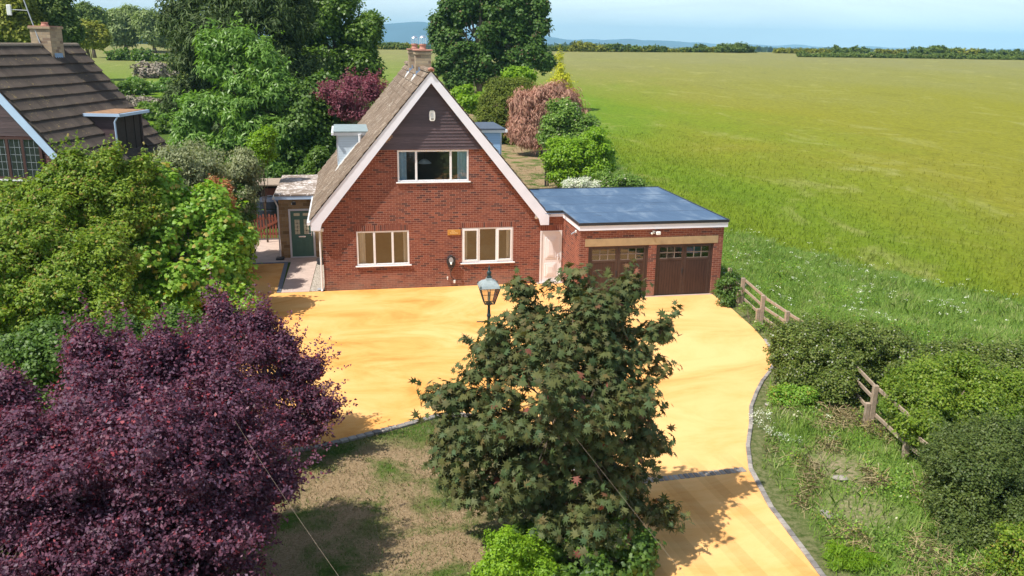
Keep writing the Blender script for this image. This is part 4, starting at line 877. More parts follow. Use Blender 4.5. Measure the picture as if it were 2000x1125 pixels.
def ngable(u0, u1, z0, z1, mbx):
    # slab of gable between heights, full width under the slopes
    w0 = min((-(z0) - .2) / NK, 4.2); w1 = min((-(z1) - .2) / NK, 4.2)
    mbx.add([NW(u0, -w0, z0), NW(u0, w0, z0), NW(u0, w1, z1), NW(u0, -w1, z1), NW(u1, -w0, z0), NW(u1, w0, z0), NW(u1, w1, z1), NW(u1, -w1, z1)], [(0, 1, 2, 3), (7, 6, 5, 4), (0, 4, 5, 1), (1, 5, 6, 2), (2, 6, 7, 3), (3, 7, 4, 0)])
zb_ = -NA.z - .05; ngable(GF, GF + .15, zb_, -3.05, mb); ngable(-.5, -.35, zb_, -.3, mb)
mb.add([NW(GF, 4.05, zb_), NW(-.35, 4.05, zb_), NW(-.35, 4.05, -5.0), NW(GF, 4.05, -5.0), NW(GF, 4.2, zb_), NW(-.35, 4.2, zb_), NW(-.35, 4.2, -5.15), NW(GF, 4.2, -5.15)], [(0, 1, 2, 3), (7, 6, 5, 4), (0, 3, 7, 4), (1, 5, 6, 2), (3, 2, 6, 7)])
mb.build('wall', M['nbrick'], nb)
mb = MB(); z = -3.05
while z < -.5:
    z1 = z + .13; ngable(GF - .03 - random.uniform(0, .01), GF + .1, z, z1 - .004, mb); z += .13
mb.build('cladding', M['cladding'], nb)
mb = MB(); w = .3
mb.add([NW(-NL, 0, -.02), NW(-NL, 4.5, -.02 - 4.5 * NK), NW(-NL, 4.5, -.4 - 4.5 * NK), NW(-NL, 0, -.45), NW(-NL + .04, 0, -.02), NW(-NL + .04, 4.5, -.02 - 4.5 * NK), NW(-NL + .04, 4.5, -.4 - 4.5 * NK), NW(-NL + .04, 0, -.45)], [(0, 1, 2, 3), (7, 6, 5, 4), (0, 4, 5, 1), (1, 5, 6, 2), (2, 6, 7, 3), (3, 7, 4, 0)])
mb.build('bargeboard', M['bluewhite'], nb)
# gable window with dark frame and leaded panes
def nbox(mbx, u0, u1, q0, q1, z0, z1): mbx.box(u0, u1, q0, q1, z0, z1, Mn)
mb = MB(); nbox(mb, GF - .06, GF + .02, .5, 2.32, -3.16, -3.08); nbox(mb, GF - .06, GF + .02, .5, 2.32, -4.56, -4.48)
for q in (.5, 1.02, 1.58, 2.22): nbox(mb, GF - .061, GF + .021, q, q + .10, -4.48, -3.16)
nw = mb.build('window', plain('dark_red_frame', (.07, .03, .025), .5, .1), nb)
mb = MB(); nbox(mb, GF - .03, GF - .025, .6, 2.22, -4.48, -3.16); mb.build('pane', plain('dark_glass', (.02, .025, .03), .08, .1, spec=.9), nw)
mb = MB()
for k in range(1, 5): nbox(mb, GF - .036, GF - .031, .6, 2.22, -4.48 + k * .26, -4.47 + k * .26)
for k in range(1, 9): nbox(mb, GF - .037, GF - .0305, .6 + k * .18, .61 + k * .18, -4.48, -3.16)
mb.build('leading', M['grey'], nw); mb = MB(); nbox(mb, GF - .1, GF, .45, 2.35, -4.62, -4.565); mb.build('sill', M['upvc'], nw)
# dormer
zt = -2.55; vo = 3.35
dm = None
for u in (-dormU[1], -dormU[0]):
    mb = MB(); s1 = .05 if u == -dormU[1] else -.05
    pp = [(vo, -vo * NK - .05), (vo, zt), (2.1, zt), (2.1, -2.1 * NK - .05)]
    mb.add([NW(u, a, b) for a, b in pp] + [NW(u + s1, a, b) for a, b in pp], [(0, 1, 2, 3), (7, 6, 5, 4), (0, 4, 5, 1), (1, 5, 6, 2), (2, 6, 7, 3), (3, 7, 4, 0)])
    x = mb.build('cheek' if dm else 'dormer', M['cladding'], dm or nb); dm = dm or x
mb = MB(); nbox(mb, -dormU[1] - .12, -dormU[0] + .1, 1.9, vo + .18, zt, zt + .08); mb.build('flat_roof', plain('mossy_orange_roof', (.30, .17, .09), .9, .35, 5), dm)
mb = MB(); nbox(mb, -dormU[1] - .16, -dormU[0] + .14, vo + .18, vo + .28, zt - .05, zt + .06); nbox(mb, -dormU[1] - .2, -dormU[1] - .12, 1.95, vo + .28, zt - .04, zt + .07)
mb.tube([NW(-dormU[1] - .16, vo + .2, zt), NW(-dormU[1] - .12, vo + .02, zt - .25), NW(-dormU[1] - .1, vo + .03, zt - 1.4)], .035, 8)
mb.tube([NW(-dormU[1] - .17, 2.05, zt), NW(-dormU[1] - .2, 2.1, zt - .3), NW(-dormU[1] - .2, 2.5, zt - .55)], .05, 8); mb.build('gutter', M['bluewhite'], dm)
mb = MB(); nbox(mb, -dormU[1] + .06, -dormU[0] - .06, vo - .1, vo - .06, -vo * NK - .05, zt); mb.build('pane', M['trunkdark'], dm)
mb = MB()
for u in (-dormU[1] + .06, -dormU[1] + .8, -dormU[1] + 1.5, -dormU[1] + 2.1, -dormU[0] - .12): nbox(mb, u, u + .07, vo - .11, vo - .03, -vo * NK - .05, zt)
mb.build('window_frame', M['trunkdark'], dm)
# chimney with lead, aerial
mb = MB(); nbox(mb, -2.6, -1.75, -.35, .45, -1.0, .62); nbox(mb, -2.65, -1.70, -.4, .5, .62, .70); ch = mb.build('chimney', M['chim'], nb)
mb = MB(); c0 = NW(-2.2, .05, .70); mb.lathe([(.16, 0), (.15, .05), (.12, .12), (.14, .16), (.1, .17)], c0, 12); nbox(mb, -2.63, -1.72, -.38, .48, .701, .73); mb.build('pot', M['pot'], ch)
mb = MB(); nbox(mb, -2.45, -1.9, .455, .462, -.85, -.3); nbox(mb, -2.62, -1.73, .452, .47, -1.0, -.75); mb.build('flashing', M['lead'], ch)
b0 = NW(-2.68, .1, -.1); tp = Vector(at(47, 0, (b0 - Vector(CAM)).dot(Vector(AX_W)))) + Vector((-.25, 0, 1.0))
ae = root('tv_aerial', b0, 'thin leaning television aerial mast strapped to the neighbour chimney', 'aerial')
MB().tube([b0, tp], .022, 6).build('mast', M['grey'], ae)
mb = MB(); pm = b0.lerp(tp, .50); mb.tube([pm, pm + Vector((-.62, -.1, .02))], .012, 5); mb.bbox(pm.x - .72, pm.x - .56, pm.y - .12, pm.y - .02, pm.z - .2, pm.z + .2, .02); mb.build('panel_antenna', M['white'], ae)
mb = MB(); pm = b0.lerp(tp, .80); mb.tube([pm + Vector((-.2, 0, 0)), pm + Vector((1.3, .2, 0))], .012, 5)
for k in range(12): q = pm + Vector((-.15 + k * .12, .02 * k, 0)); mb.tube([q + Vector((0, -.15, -.12)), q + Vector((0, .15, .16))], .006, 4)
mb.build('yagi_antenna', M['grey'], ae)

# ================================================================== gate, tank, fences
gt = root('picket_gate', (-2.9, 9.15, 0), 'red-brown picket gate with diagonal brace beside the porch', 'gate')
mb = MB(); x = -3.66; i = 0
while x < -2.06:
    h = 1.22 + .05 * (1 if (i % 2) else 0); mb.prism([(x, .10), (x + .085, .10), (x + .085, h - .05), (x + .042, h), (x, h - .05)], 'y', 9.06, 9.08); x += .135; i += 1
mb.build('picket', M['gate'], gt)
mb = MB(); mb.bbox(-3.68, -2.03, 9.085, 9.12, .25, .36, .006); mb.bbox(-3.68, -2.03, 9.085, 9.12, .98, 1.09, .006); mb.build('rail', M['gate'], gt)
mb = MB(); mb.add([(-3.66, 9.04, .34), (-3.58, 9.04, .26), (-2.06, 9.04, 0.98), (-2.12, 9.04, 1.06), (-3.66, 9.06, .34), (-3.58, 9.06, .26), (-2.06, 9.06, 0.98), (-2.12, 9.06, 1.06)], [(0, 1, 2, 3), (7, 6, 5, 4), (0, 4, 5, 1), (1, 5, 6, 2), (2, 6, 7, 3), (3, 7, 4, 0)]); mb.build('brace', M['gate'], gt)
MB().bbox(-3.84, -3.72, 9.04, 9.16, 0, 1.45, .01).build('post', M['oldwood'], gt)
mb = MB(); mb.lathe([(.62, 0), (.66, .1), (.66, .9), (.64, .95), (.66, 1.0), (.64, 1.35), (.45, 1.48), (.12, 1.52)], (-2.9, 12.3, 0), 22)
m2 = MB(); m2.lathe([(.16, 0), (.16, .06), (.02, .08)], (-2.9, 12.3, 1.5), 12); m3 = MB(); m3.bbox(-3.7, -2.1, 11.7, 12.9, 1.50, 1.535, .005)
thing('storage_tank', (-2.9, 12.3, 0), 'dark round plastic tank standing behind the picket gate', 'tank', [('tank_body', mb, plain('dark_navy_plastic', (.02, .025, .04), .4, .2)), ('lid', m2, 'black')])
mb = MB(); mb.prism([(-4.0, 13.4), (-1.6, 13.4), (-1.6, 15.2), (-4.0, 15.2)], 'z', 0, 1.9); m2 = MB(); m2.prism([(-4.15, 13.2), (-1.45, 13.2), (-1.45, 15.4), (-4.15, 15.4)], 'z', 1.9, 1.97)
m3 = MB(); m3.bbox(-3.2, -2.4, 13.36, 13.4, .05, 1.75, .01)
thing('garden_shed', (-2.8, 14.3, 0), 'low timber shed with reddish flat roof behind the tank', 'shed', [('wall', mb, 'darkfence'), ('roof', m2, 'oldwood'), ('door', m3, 'gate')])
# dark picket fence behind the house in the trees
fn = root('dark_fence', (-1, 14, 0), 'dark picket fence in deep shade under the conifers', 'fence')
mb = MB(); x = -5.5
while x < 3.5: mb.prism([(x, 0), (x + .11, 0), (x + .11, 1.6), (x + .055, 1.68), (x, 1.6)], 'y', 16.0, 16.03); x += .16
mb.build('picket', M['trunkdark'], fn); mb = MB(); mb.box(-5.5, 3.5, 16.031, 16.08, .4, .5); mb.box(-5.5, 3.5, 16.031, 16.08, 1.25, 1.35); mb.build('rail', M['trunkdark'], fn)
# timber post and rail fence on the right
def rail_fence(pts, label, rails=(.98, .64, .30), gap=()):
    P = [Vector((x, y, float(gh(x, y)))) for x, y in pts]; r = root('post_and_rail_fence', P[0], label, 'fence')
    for i, p in enumerate(P):
        e = (P[min(i + 1, len(P) - 1)] - P[max(i - 1, 0)]).normalized(); ang = math.atan2(e.y, e.x); tl = random.uniform(-.02, .02)
        Mx = Matrix.Translation(p) @ Matrix.Rotation(ang, 4, 'Z') @ Matrix.Rotation(tl, 4, 'Y'); mb = MB(); mb.bbox(-.055, .055, -.065, .065, -.1, 1.08 + random.uniform(-.02, .03), .012, Mx)
        if i in (0, 1, 2): mb.bbox(-.05, .05, -.19, -.07, -.1, .62, .012, Mx)
        mb.build('post', M['oldwood'], r)
    for i in range(len(P) - 1):
        a, b_ = P[i], P[i + 1]; e = b_ - a; L = e.length; ang = math.atan2(e.y, e.x)
        for k, h in enumerate(rails):
            if (i, k) in gap: continue
            dz = random.uniform(-.03, .03); sl_ = math.atan2(b_.z - a.z + dz, L); Mx = Matrix.Translation(a + Vector((0, 0, h))) @ Matrix.Rotation(ang, 4, 'Z') @ Matrix.Rotation(-sl_, 4, 'Y')
            MB().bbox(-.04, L + .04, .066, .104, -.05, .05, .008, Mx).build('rail', M['oldwood'], r)
    return r
rail_fence([(14.95, -2.7), (14.82, -4.1), (14.5, -6.3), (14.42, -8.1), (14.4, -9.9)], 'weathered timber post and rail fence leaving the garage corner', gap=((0, 0), (3, 2)))
rail_fence([(14.4, -10.3), (14.0, -12.2), (13.6, -14.05), (13.35, -15.8), (13.2, -17.6)], 'broken weathered rail fence half swallowed by the roadside shrubs', gap=((2, 1), (3, 0)))
for (x0, x1, zt_, lb) in ((13.45, 13.57, 1.9, 'taller left one of two dark timber posts on the back lawn'), (13.63, 13.73, 1.8, 'shorter right one of two dark timber posts on the back lawn')):
    tag(MB().bbox(x0, x1, 21.8, 21.91, 0.2, zt_, .01).build('gate_post', M['trunkdark']), lb, 'post', 'dark posts on the back lawn')
# small things by the porch
mb = MB(); mb.bbox(-2.15, -1.80, 5.0, 5.4, .02, .10, .03); tag(mb.build('rubber_mat', M['black']), 'small dark mat at the foot of the porch downpipe', 'mat')
mb = MB()
for k in range(5): mb.lathe([(.15 + .006 * k, .05 * k), (.162 + .006 * k, .05 * k + .02), (.15 + .006 * k, .05 * k + .045)], (-.24, 4.1, .02), 16)
tag(mb.build('planter_basket', M['black']), 'dark wicker basket on the gravel beside the house corner', 'basket')
mb = MB(); mb.bbox(-.28, -.02, .02, .18, .02, .10, .03); tag(mb.build('drain_cover', M['grey']), 'grey drain cover at the foot of the front corner downpipe', 'drain')

# ================================================================== overhead cables
def cable(a, b_, sag, label, r=.006):
    a, b_ = Vector(a), Vector(b_); pts = [a.lerp(b_, i / 20) - Vector((0, 0, sag * 4 * (i / 20) * (1 - i / 20))) for i in range(21)]
    tag(MB().tube(pts, r, 5).build('overhead_cable', M['oldwood'], loc=tuple(a), smooth_=True), label, 'cable', 'telephone cables crossing the front garden')
cable(at(895, 556, 30.2), at(1350, 1140, 9.0), .06, 'thin grey cable running down across the maple crown', .0012)
cable(at(452, 810, 13.5), at(672, 1140, 8.5), .05, 'thin pale cable crossing the purple plum and the dry lawn', .0012)

# ================================================================== vegetation
L = {}
L['maple'] = leafmat('dark_maple_leaf', [(.062, .056, .022), (.062, .094, .032), (.115, .118, .040), (.058, .102, .042), (.130, .102, .040)], .2, .55, .15, accent=(.20, .07, .05), acc=.996, tcol=(1.7, 1.3, .6))
L['plum'] = leafmat('purple_plum_leaf', [(.052, .018, .034), (.088, .034, .062), (.155, .064, .100), (.10, .062, .105), (.15, .042, .060)], .2, .5, .28, accent=(.30, .05, .07), acc=.965, nscale=1.6, tcol=(2.2, .7, .8))  # lavender tone puts the leaves' sheen into the palette
L['syc'] = leafmat('bright_sycamore_leaf', [(.13, .25, .026), (.18, .33, .035), (.24, .37, .042), (.15, .29, .036)], .3, .45, .35, accent=(.38, .32, .07), acc=.9)
L['yg'] = leafmat('yellow_green_leaf', [(.11, .19, .018), (.16, .245, .022), (.23, .30, .030), (.08, .15, .016)], .3, .5, .3, accent=(.32, .24, .06), acc=.93)
L['olive'] = leafmat('grey_olive_leaf', [(.15, .18, .075), (.21, .23, .11), (.30, .32, .19), (.12, .16, .06)], .22, .5, .35)
L['dkgreen'] = leafmat('dark_hedge_leaf', [(.045, .095, .012), (.07, .135, .017), (.10, .17, .024)], .22, .5, .35)
L['conifer'] = leafmat('cypress_foliage', [(.034, .060, .015), (.052, .085, .020), (.075, .110, .026)], .12, .6, .25, nscale=.6)
L['robin'] = leafmat('robinia_leaf', [(.10, .19, .030), (.14, .26, .045), (.19, .31, .065)], .28, .42, .40, nscale=.7)
L['ash'] = leafmat('ash_leaf', [(.060, .12, .013), (.09, .165, .018), (.13, .21, .024)], .28, .45, .4, nscale=.6)
L['oak'] = leafmat('oak_leaf', [(.042, .095, .018), (.062, .125, .023), (.090, .155, .030)], .2, .5, .22, nscale=.5, accent=(.17, .13, .07), acc=.97)
L['acer'] = leafmat('japanese_maple_leaf', [(.13, .035, .05), (.20, .06, .085), (.27, .09, .12)], .25, .5, .35, tcol=(1.8, .7, .9), nscale=.8)
L['yew'] = leafmat('yew_foliage', [(.065, .095, .008), (.10, .135, .011), (.14, .165, .016)], .08, .6, .25, nscale=.8)
L['pink'] = leafmat('tamarisk_foliage', [(.33, .18, .13), (.44, .25, .19), (.52, .32, .25), (.38, .24, .15)], .2, .7, .2, tcol=(1.3, .9, .8), nscale=.8)
L['gold'] = leafmat('golden_conifer_foliage', [(.34, .35, .02), (.48, .48, .035), (.56, .55, .06)], .2, .6, .25, nscale=.8)
L['lime'] = leafmat('lime_shrub_leaf', [(.125, .24, .012), (.18, .31, .016), (.23, .35, .022)], .3, .45, .3, nscale=1)
L['elder'] = leafmat('elder_leaf', [(.09, .17, .024), (.13, .23, .034), (.18, .27, .045)], .25, .5, .35, accent=(.62, .60, .42), acc=.965)
L['haw'] = leafmat('hawthorn_leaf', [(.065, .095, .016), (.095, .145, .020), (.14, .18, .032), (.17, .19, .055)], .22, .5, .3, nscale=1.4, accent=(.42, .42, .36), acc=.985)
L['hawdk'] = leafmat('blackthorn_leaf', [(.055, .085, .018), (.08, .118, .023), (.12, .15, .04)], .2, .5, .3, nscale=1.4)
L['willow'] = leafmat('willow_leaf', [(.14, .19, .06), (.18, .24, .08), (.22, .28, .11)], .25, .55, .3, nscale=.25)
L['fargreen'] = leafmat('far_tree_leaf', [(.07, .11, .02), (.10, .15, .028), (.135, .19, .035)], .2, .6, .25, nscale=.2)
L['faryg'] = leafmat('far_yellow_leaf', [(.15, .17, .02), (.20, .22, .028), (.25, .25, .04)], .2, .6, .25, nscale=.25)
L['twig'] = leafmat('dry_twig', [(.22, .18, .15), (.30, .26, .21), (.35, .31, .26)], .05, .8, .15, tcol=(1, 1, 1))
L['white'] = leafmat('white_blossom', [(.55, .56, .46), (.75, .75, .66), (.20, .30, .10), (.8, .8, .72)], .15, .6, .3, tcol=(1, 1, .9))
L['red'] = leafmat('red_tip_leaf', [(.42, .12, .06), (.50, .20, .10), (.22, .22, .05), (.36, .26, .09)], .3, .5, .4, tcol=(1.4, .9, .6))
L['straw'] = leafmat('straw_stalks', [(.26, .20, .10), (.36, .29, .16), (.44, .36, .22)], .1, .8, .15, tcol=(1, 1, 1))
L['privet'] = leafmat('privet_leaf', [(.095, .165, .014), (.135, .215, .018), (.18, .255, .026), (.21, .25, .04)], .28, .45, .3, nscale=1)
# --- foreground maple
tree('maple_tree', 'bronze-green maple with lobed leaves standing in front of the garage', 'tree', 15.3,
     [(1085, 790, 180, 160), (1110, 660, 108, 90), (1000, 890, 120, 85), (1190, 880, 80, 125, .2), (905, 775, 56, 28, .1), (862, 775, 32, 12, .1), (1128, 550, 16, 30, .4), (1135, 600, 34, 34, .3), (1228, 560, 12, 24, .4), (1205, 610, 20, 26, .4), (1020, 575, 14, 24, .2), (1015, 620, 34, 24, .2), (1225, 690, 56, 42, .4), (1280, 650, 18, 10, .4), (965, 670, 44, 36), (1130, 985, 120, 75, -.2), (1220, 960, 50, 44, .3), (900, 905, 40, 46), (930, 840, 62, 70, -.1), (960, 960, 62, 26, -.1), (1245, 790, 34, 48, .2), (1290, 1000, 16, 12, .2), (1272, 870, 16, 22, .2), (880, 840, 22, 18), (1150, 740, 120, 80, .2)],
     L['maple'], sub=0, leaf=.14, shape=MAPLE, width=1.0, cov=2.3, clump=.27, per=14, trunk=(4.75, -17.9), r0=.11, jitter=.55, rough=.34, shell=.5, nl=26, shoots=(170, .5, .5), flat=.55)
# --- purple plum
tree('purple_plum_tree', 'large purple-leaved plum tree filling the lower left corner', 'tree', 13.6,
     [(290, 900, 235, 190), (240, 740, 100, 85, .3), (380, 740, 110, 75, .8), (60, 960, 140, 170, -.3), (430, 900, 95, 120, .3), (110, 1100, 230, 130, -1.0), (350, 1080, 190, 110, -.6), (480, 960, 56, 62, .4), (175, 690, 36, 60, .4), (330, 690, 50, 50, .6), (25, 780, 30, 60, .4), (10, 850, 50, 60, .2), (540, 940, 24, 30, .6)],
     L['plum'], sub=24, leaf=.068, shape=QUAD, width=.62, cov=2.7, clump=.2, per=18, trunk=(-2.8, -18.0), r0=.14, jitter=.6, rough=.4, shell=.4, nl=34, nb=4, shoots=(620, .65, .9))
tree('purple_plum_tree', 'second purple plum behind the large one, spreading over the drive edge', 'tree', 18.8,
     [(500, 720, 90, 70), (580, 775, 44, 48, .2), (552, 690, 30, 44, .6), (508, 632, 22, 24, .5), (436, 612, 18, 34, .3), (535, 830, 70, 44), (625, 795, 22, 10, .2), (420, 690, 60, 50), (460, 650, 40, 34, .3), (590, 835, 34, 30, .2), (600, 725, 20, 12, .4)],
     L['plum'], sub=14, leaf=.075, shape=QUAD, width=.62, cov=2.5, clump=.22, per=16, r0=.10, jitter=.6, rough=.4, shell=.4, nl=24, nb=4, shoots=(260, .7, .7))
# --- shrubs under the maple
tree('garden_shrub', 'small bright green shrub at the foot of the maple, bottom centre', 'shrub', 14.2, [(990, 1085, 55, 60), (1040, 1110, 50, 40, .1), (965, 1120, 40, 35)], L['lime'], leaf=.045, shape=SMALLM, cov=3, clump=.12, per=20, r0=.02, bark='bark2', zmin=0, shoots=(20, .18))
tree('laurel_bush', 'dark leafy bush below the maple beside the drive entrance', 'bush', 14.9, [(1130, 1090, 130, 85), (1215, 1075, 60, 70, .2), (1060, 1050, 60, 50, .2)], L['dkgreen'], leaf=.09, shape=SMALLM, width=.9, cov=3, clump=.17, per=20, r0=.04, zmin=0)
# --- trees of the left boundary
tree('sycamore_tree', 'bright light-green young sycamore between the purple plum and the path', 'tree', 28.0,
     [(355, 520, 100, 105), (300, 470, 62, 70), (345, 420, 50, 55), (430, 470, 50, 60, .4), (400, 590, 90, 62), (260, 560, 60, 80), (435, 540, 38, 56, .3), (325, 375, 18, 38), (410, 400, 20, 36, .4), (300, 620, 80, 50, -.5), (450, 590, 20, 28)],
     L['syc'], leaf=.15, shape=SMALLM, width=1.0, cov=3.4, clump=.34, per=17, r0=.12, bark='bark2', jitter=.4, shell=.5, rough=.3, shoots=(150, .7, .6))
tree('hawthorn_tree', 'broad yellow-green hawthorn in front of the neighbour house', 'tree', 26.5,
     [(150, 395, 82, 62), (95, 375, 46, 46), (215, 362, 55, 46, .5), (250, 410, 58, 62, .4), (45, 425, 76, 62), (150, 460, 110, 86), (140, 328, 34, 22), (270, 338, 24, 18, .6), (8, 392, 32, 36), (208, 318, 16, 10)],
     L['yg'], leaf=.10, shape=SMALLM, cov=3.2, clump=.26, per=18, trunk=(-7.4, -3.6), r0=.13, bark='bark2', shell=.45, nl=30, nb=4, sub=34, rough=.34, shoots=(420, .65, .6))
tree('elm_tree', 'yellowish hedge tree at the left edge below the hawthorn', 'tree', 23.0,
     [(70, 520, 110, 80), (150, 600, 110, 90), (20, 620, 90, 100), (190, 510, 60, 60, .5), (60, 460, 60, 40)],
     L['yg'], leaf=.09, shape=SMALLM, cov=3.2, clump=.24, per=18, r0=.12, bark='bark2', shell=.5, nl=20, nb=3, sub=30, rough=.32, shoots=(220, .55, .6))
tree('dark_hedge', 'dark shaded hedge mass behind the purple plum', 'hedge', 20.0,
     [(110, 720, 130, 100), (230, 680, 90, 60, .5), (20, 760, 100, 120), (330, 650, 80, 40, 1)],
     L['dkgreen'], leaf=.09, shape=QUAD, width=.8, clump=.25, per=18, r0=.08, zmin=0, shoots=(60, .4))
tree('elaeagnus_bush', 'large silvery olive bush left of the picket gate', 'bush', 34.5,
     [(420, 350, 80, 58), (370, 330, 55, 46), (460, 400, 42, 62), (380, 420, 80, 60, -1), (330, 330, 42, 36), (450, 460, 40, 55, .5), (470, 330, 28, 40), (392, 355, 46, 44, -2.5), (350, 372, 46, 46, -4), (345, 325, 36, 30, -4)],
     L['olive'], leaf=.13, shape=QUAD, width=.45, clump=.32, per=20, r0=.06, bark='bark2', up=(0, 0, 1), zmin=0, shoots=(90, .5), rough=.28)
tree('photinia_bush', 'bush with orange-red young leaves among the green boundary trees', 'bush', 30.5,
     [(300, 350, 22, 16), (425, 368, 20, 18, .3), (315, 395, 12, 12, -.4), (385, 385, 16, 12), (250, 450, 14, 12, -2.5), (440, 395, 10, 12)],
     L['red'], leaf=.11, shape=QUAD, width=.5, cov=1.6, clump=.22, per=14, r0=.03, bark='bark2', nl=8)
tree('beech_hedge', 'green leafy hedge running along the side path up to the gate', 'hedge', 33,
     [(440, 520, 42, 60, -2), (455, 450, 40, 60, 1), (430, 570, 40, 50, -3.5), (465, 500, 20, 40, 1), (450, 400, 36, 40, 1)],
     L['dkgreen'], leaf=.12, shape=SMALLM, clump=.25, per=18, r0=.04, zmin=0, rough=.3)
tree('privet_bush', 'small lime-green bush at the top of the silvery bush', 'bush', 38.5, [(512, 285, 24, 28), (500, 310, 20, 24), (520, 268, 14, 14)], L['lime'], leaf=.12, shape=QUAD, width=.7, clump=.22, per=18, r0=.04, shoots=(20, .3))
tree('ash_sapling', 'sapling with sparse pale green leaves above the tip of the purple plum', 'sapling', 21.5, [(488, 600, 30, 14), (514, 612, 14, 8, .3)], L['syc'], sub=0, leaf=.085, shape=SMALLM, cov=.35, clump=.22, per=4, r0=.015, bark='bark2', shoots=(14, .3))
# --- big trees behind
tree('cypress_tree', 'tall dark cypress towering behind the neighbour and the chalet', 'tree', 72,
     [(480, 80, 120, 105), (420, 20, 84, 90), (540, 0, 90, 100), (385, 120, 48, 80, -1), (560, 180, 80, 110, 1), (368, 200, 30, 55, -1), (580, 270, 75, 90, 1), (470, 230, 90, 90, 2), (640, 260, 45, 80, 2), (460, -60, 80, 60), (352, 45, 20, 34)],
     L['conifer'], leaf=.50, shape=LONG, width=.55, cov=3, clump=.9, per=22, r0=.35, up=(0, 0, -.5), rough=.3, nl=20, shoots=(260, 1.6))
tree('robinia_tree', 'light green feathery-leaved tree in front of the tall cypress', 'tree', 57,
     [(470, 190, 56, 56), (425, 120, 40, 34), (500, 120, 40, 40), (462, 80, 40, 16), (400, 210, 40, 30), (500, 260, 66, 46), (410, 290, 50, 36), (540, 180, 38, 46), (378, 240, 28, 26), (450, 330, 56, 32), (550, 260, 32, 36), (415, 85, 18, 16), (530, 320, 36, 26), (370, 285, 20, 16)],
     L['robin'], sub=30, leaf=.34, shape=LONG, width=.7, cov=2.4, clump=.5, per=14, r0=.18, shell=.5, nl=24, rough=.4, up=(0, 0, -.4), shoots=(230, 1.5, .1))
tree('ash_tree', 'tall green ash behind the left roof slope, right of the cypress', 'tree', 85,
     [(650, 30, 68, 54), (700, 80, 30, 46), (640, 110, 56, 56), (690, 130, 38, 30), (620, -10, 60, 50), (715, 125, 24, 22), (590, 90, 40, 70), (560, 30, 40, 60), (722, 50, 10, 16)],
     L['ash'], leaf=.34, shape=QUAD, width=.8, cov=2.6, clump=.8, per=24, r0=.3, rough=.38, shell=.5, shoots=(120, 1.3))
tree('holly_thicket', 'dark evergreen thicket in deep shade left of the chalet roof', 'bush', 58,
     [(610, 250, 60, 80), (570, 320, 60, 70), (640, 200, 40, 50), (600, 200, 50, 50), (540, 360, 40, 50), (600, 340, 40, 50), (640, 290, 30, 50)],
     L['dkgreen'], leaf=.26, shape=QUAD, width=.8, cov=3, clump=.6, per=22, r0=.15, zmin=0)
tree('laurel_bush', 'glossy green laurel between the dark thicket and the porch roof', 'bush', 48, [(622, 315, 16, 30), (610, 335, 14, 18)], L['ash'], leaf=.16, shape=QUAD, width=.7, clump=.3, per=16, r0=.05, zmin=0)
tree('japanese_maple', 'crimson Japanese maple behind the left side of the chalet roof', 'tree', 56,
     [(690, 185, 42, 26), (655, 180, 26, 18), (722, 172, 26, 18), (695, 162, 22, 13), (675, 205, 26, 20), (733, 158, 13, 10), (695, 215, 26, 14), (712, 200, 24, 20)],
     L['acer'], sub=0, leaf=.17, shape=QUAD, width=.45, cov=1.5, clump=.36, per=22, r0=.10, bark='bark2', nl=22, nb=4, rough=.3, shoots=(150, .7, .6))
tree('oak_tree', 'tall oak standing behind the chalet chimney', 'tree', 95,
     [(930, 60, 62, 58), (905, 10, 44, 46), (985, 30, 46, 40), (1010, 60, 34, 40), (888, 110, 38, 46), (960, 115, 56, 36), (1026, 110, 30, 26), (898, 150, 34, 22), (1000, 0, 42, 30), (1045, 92, 16, 20), (1050, 15, 10, 14), (860, 60, 12, 30), (935, -30, 60, 40), (1062, 118, 8, 8), (960, 148, 32, 18), (1052, 50, 8, 6)],
     L['oak'], leaf=.36, shape=QUAD, width=.8, cov=2.6, clump=.75, per=24, r0=.42, rough=.4, shell=.5, trunk=tuple(at(938, 200, 95)[:2]), nl=24, shoots=(150, 1.3))
tree('hazel_bush', 'sunlit yellow-green bush at the foot of the oak trunk', 'bush', 84, [(912, 205, 24, 16), (935, 200, 20, 12, 3), (905, 185, 18, 12, 3), (1012, 148, 26, 12, -8)], L['lime'], leaf=.28, shape=QUAD, width=.8, clump=.5, per=18, r0=.06)
tree('yew_bush', 'rounded clipped yew to the left of the pink tamarisk', 'bush', 74, [(985, 215, 48, 60), (1010, 195, 42, 40), (965, 245, 32, 42), (1000, 260, 40, 40, .5), (950, 265, 16, 30)], L['yew'], sub=0, leaf=.17, shape=QUAD, width=.5, cov=3.4, clump=.38, per=26, r0=.12, rough=.06, shell=.85, zmin=0)
tree('tamarisk_tree', 'dusty pink feathery tamarisk on the back lawn', 'tree', 67, [(1065, 200, 48, 38), (1040, 235, 36, 38), (1090, 185, 36, 28), (1025, 205, 24, 28), (1104, 215, 30, 28), (1045, 262, 30, 22), (1013, 245, 12, 24), (1080, 250, 30, 30)],
     L['pink'], leaf=.34, shape=LONG, width=.32, cov=3.6, clump=.5, per=26, r0=.1, up=(.1, -.2, -.9), zmin=0, rough=.3, shoots=(140, .9))
tree('golden_conifer', 'slim golden-yellow conifer spire beside the field', 'tree', 73, [(1093, 116, 3, 16), (1093, 134, 8, 12), (1095, 150, 16, 10), (1098, 165, 22, 12), (1100, 185, 26, 20)], L['gold'], sub=0, leaf=.26, shape=LONG, width=.5, clump=.26, per=16, r0=.08, shoots=(60, .7))
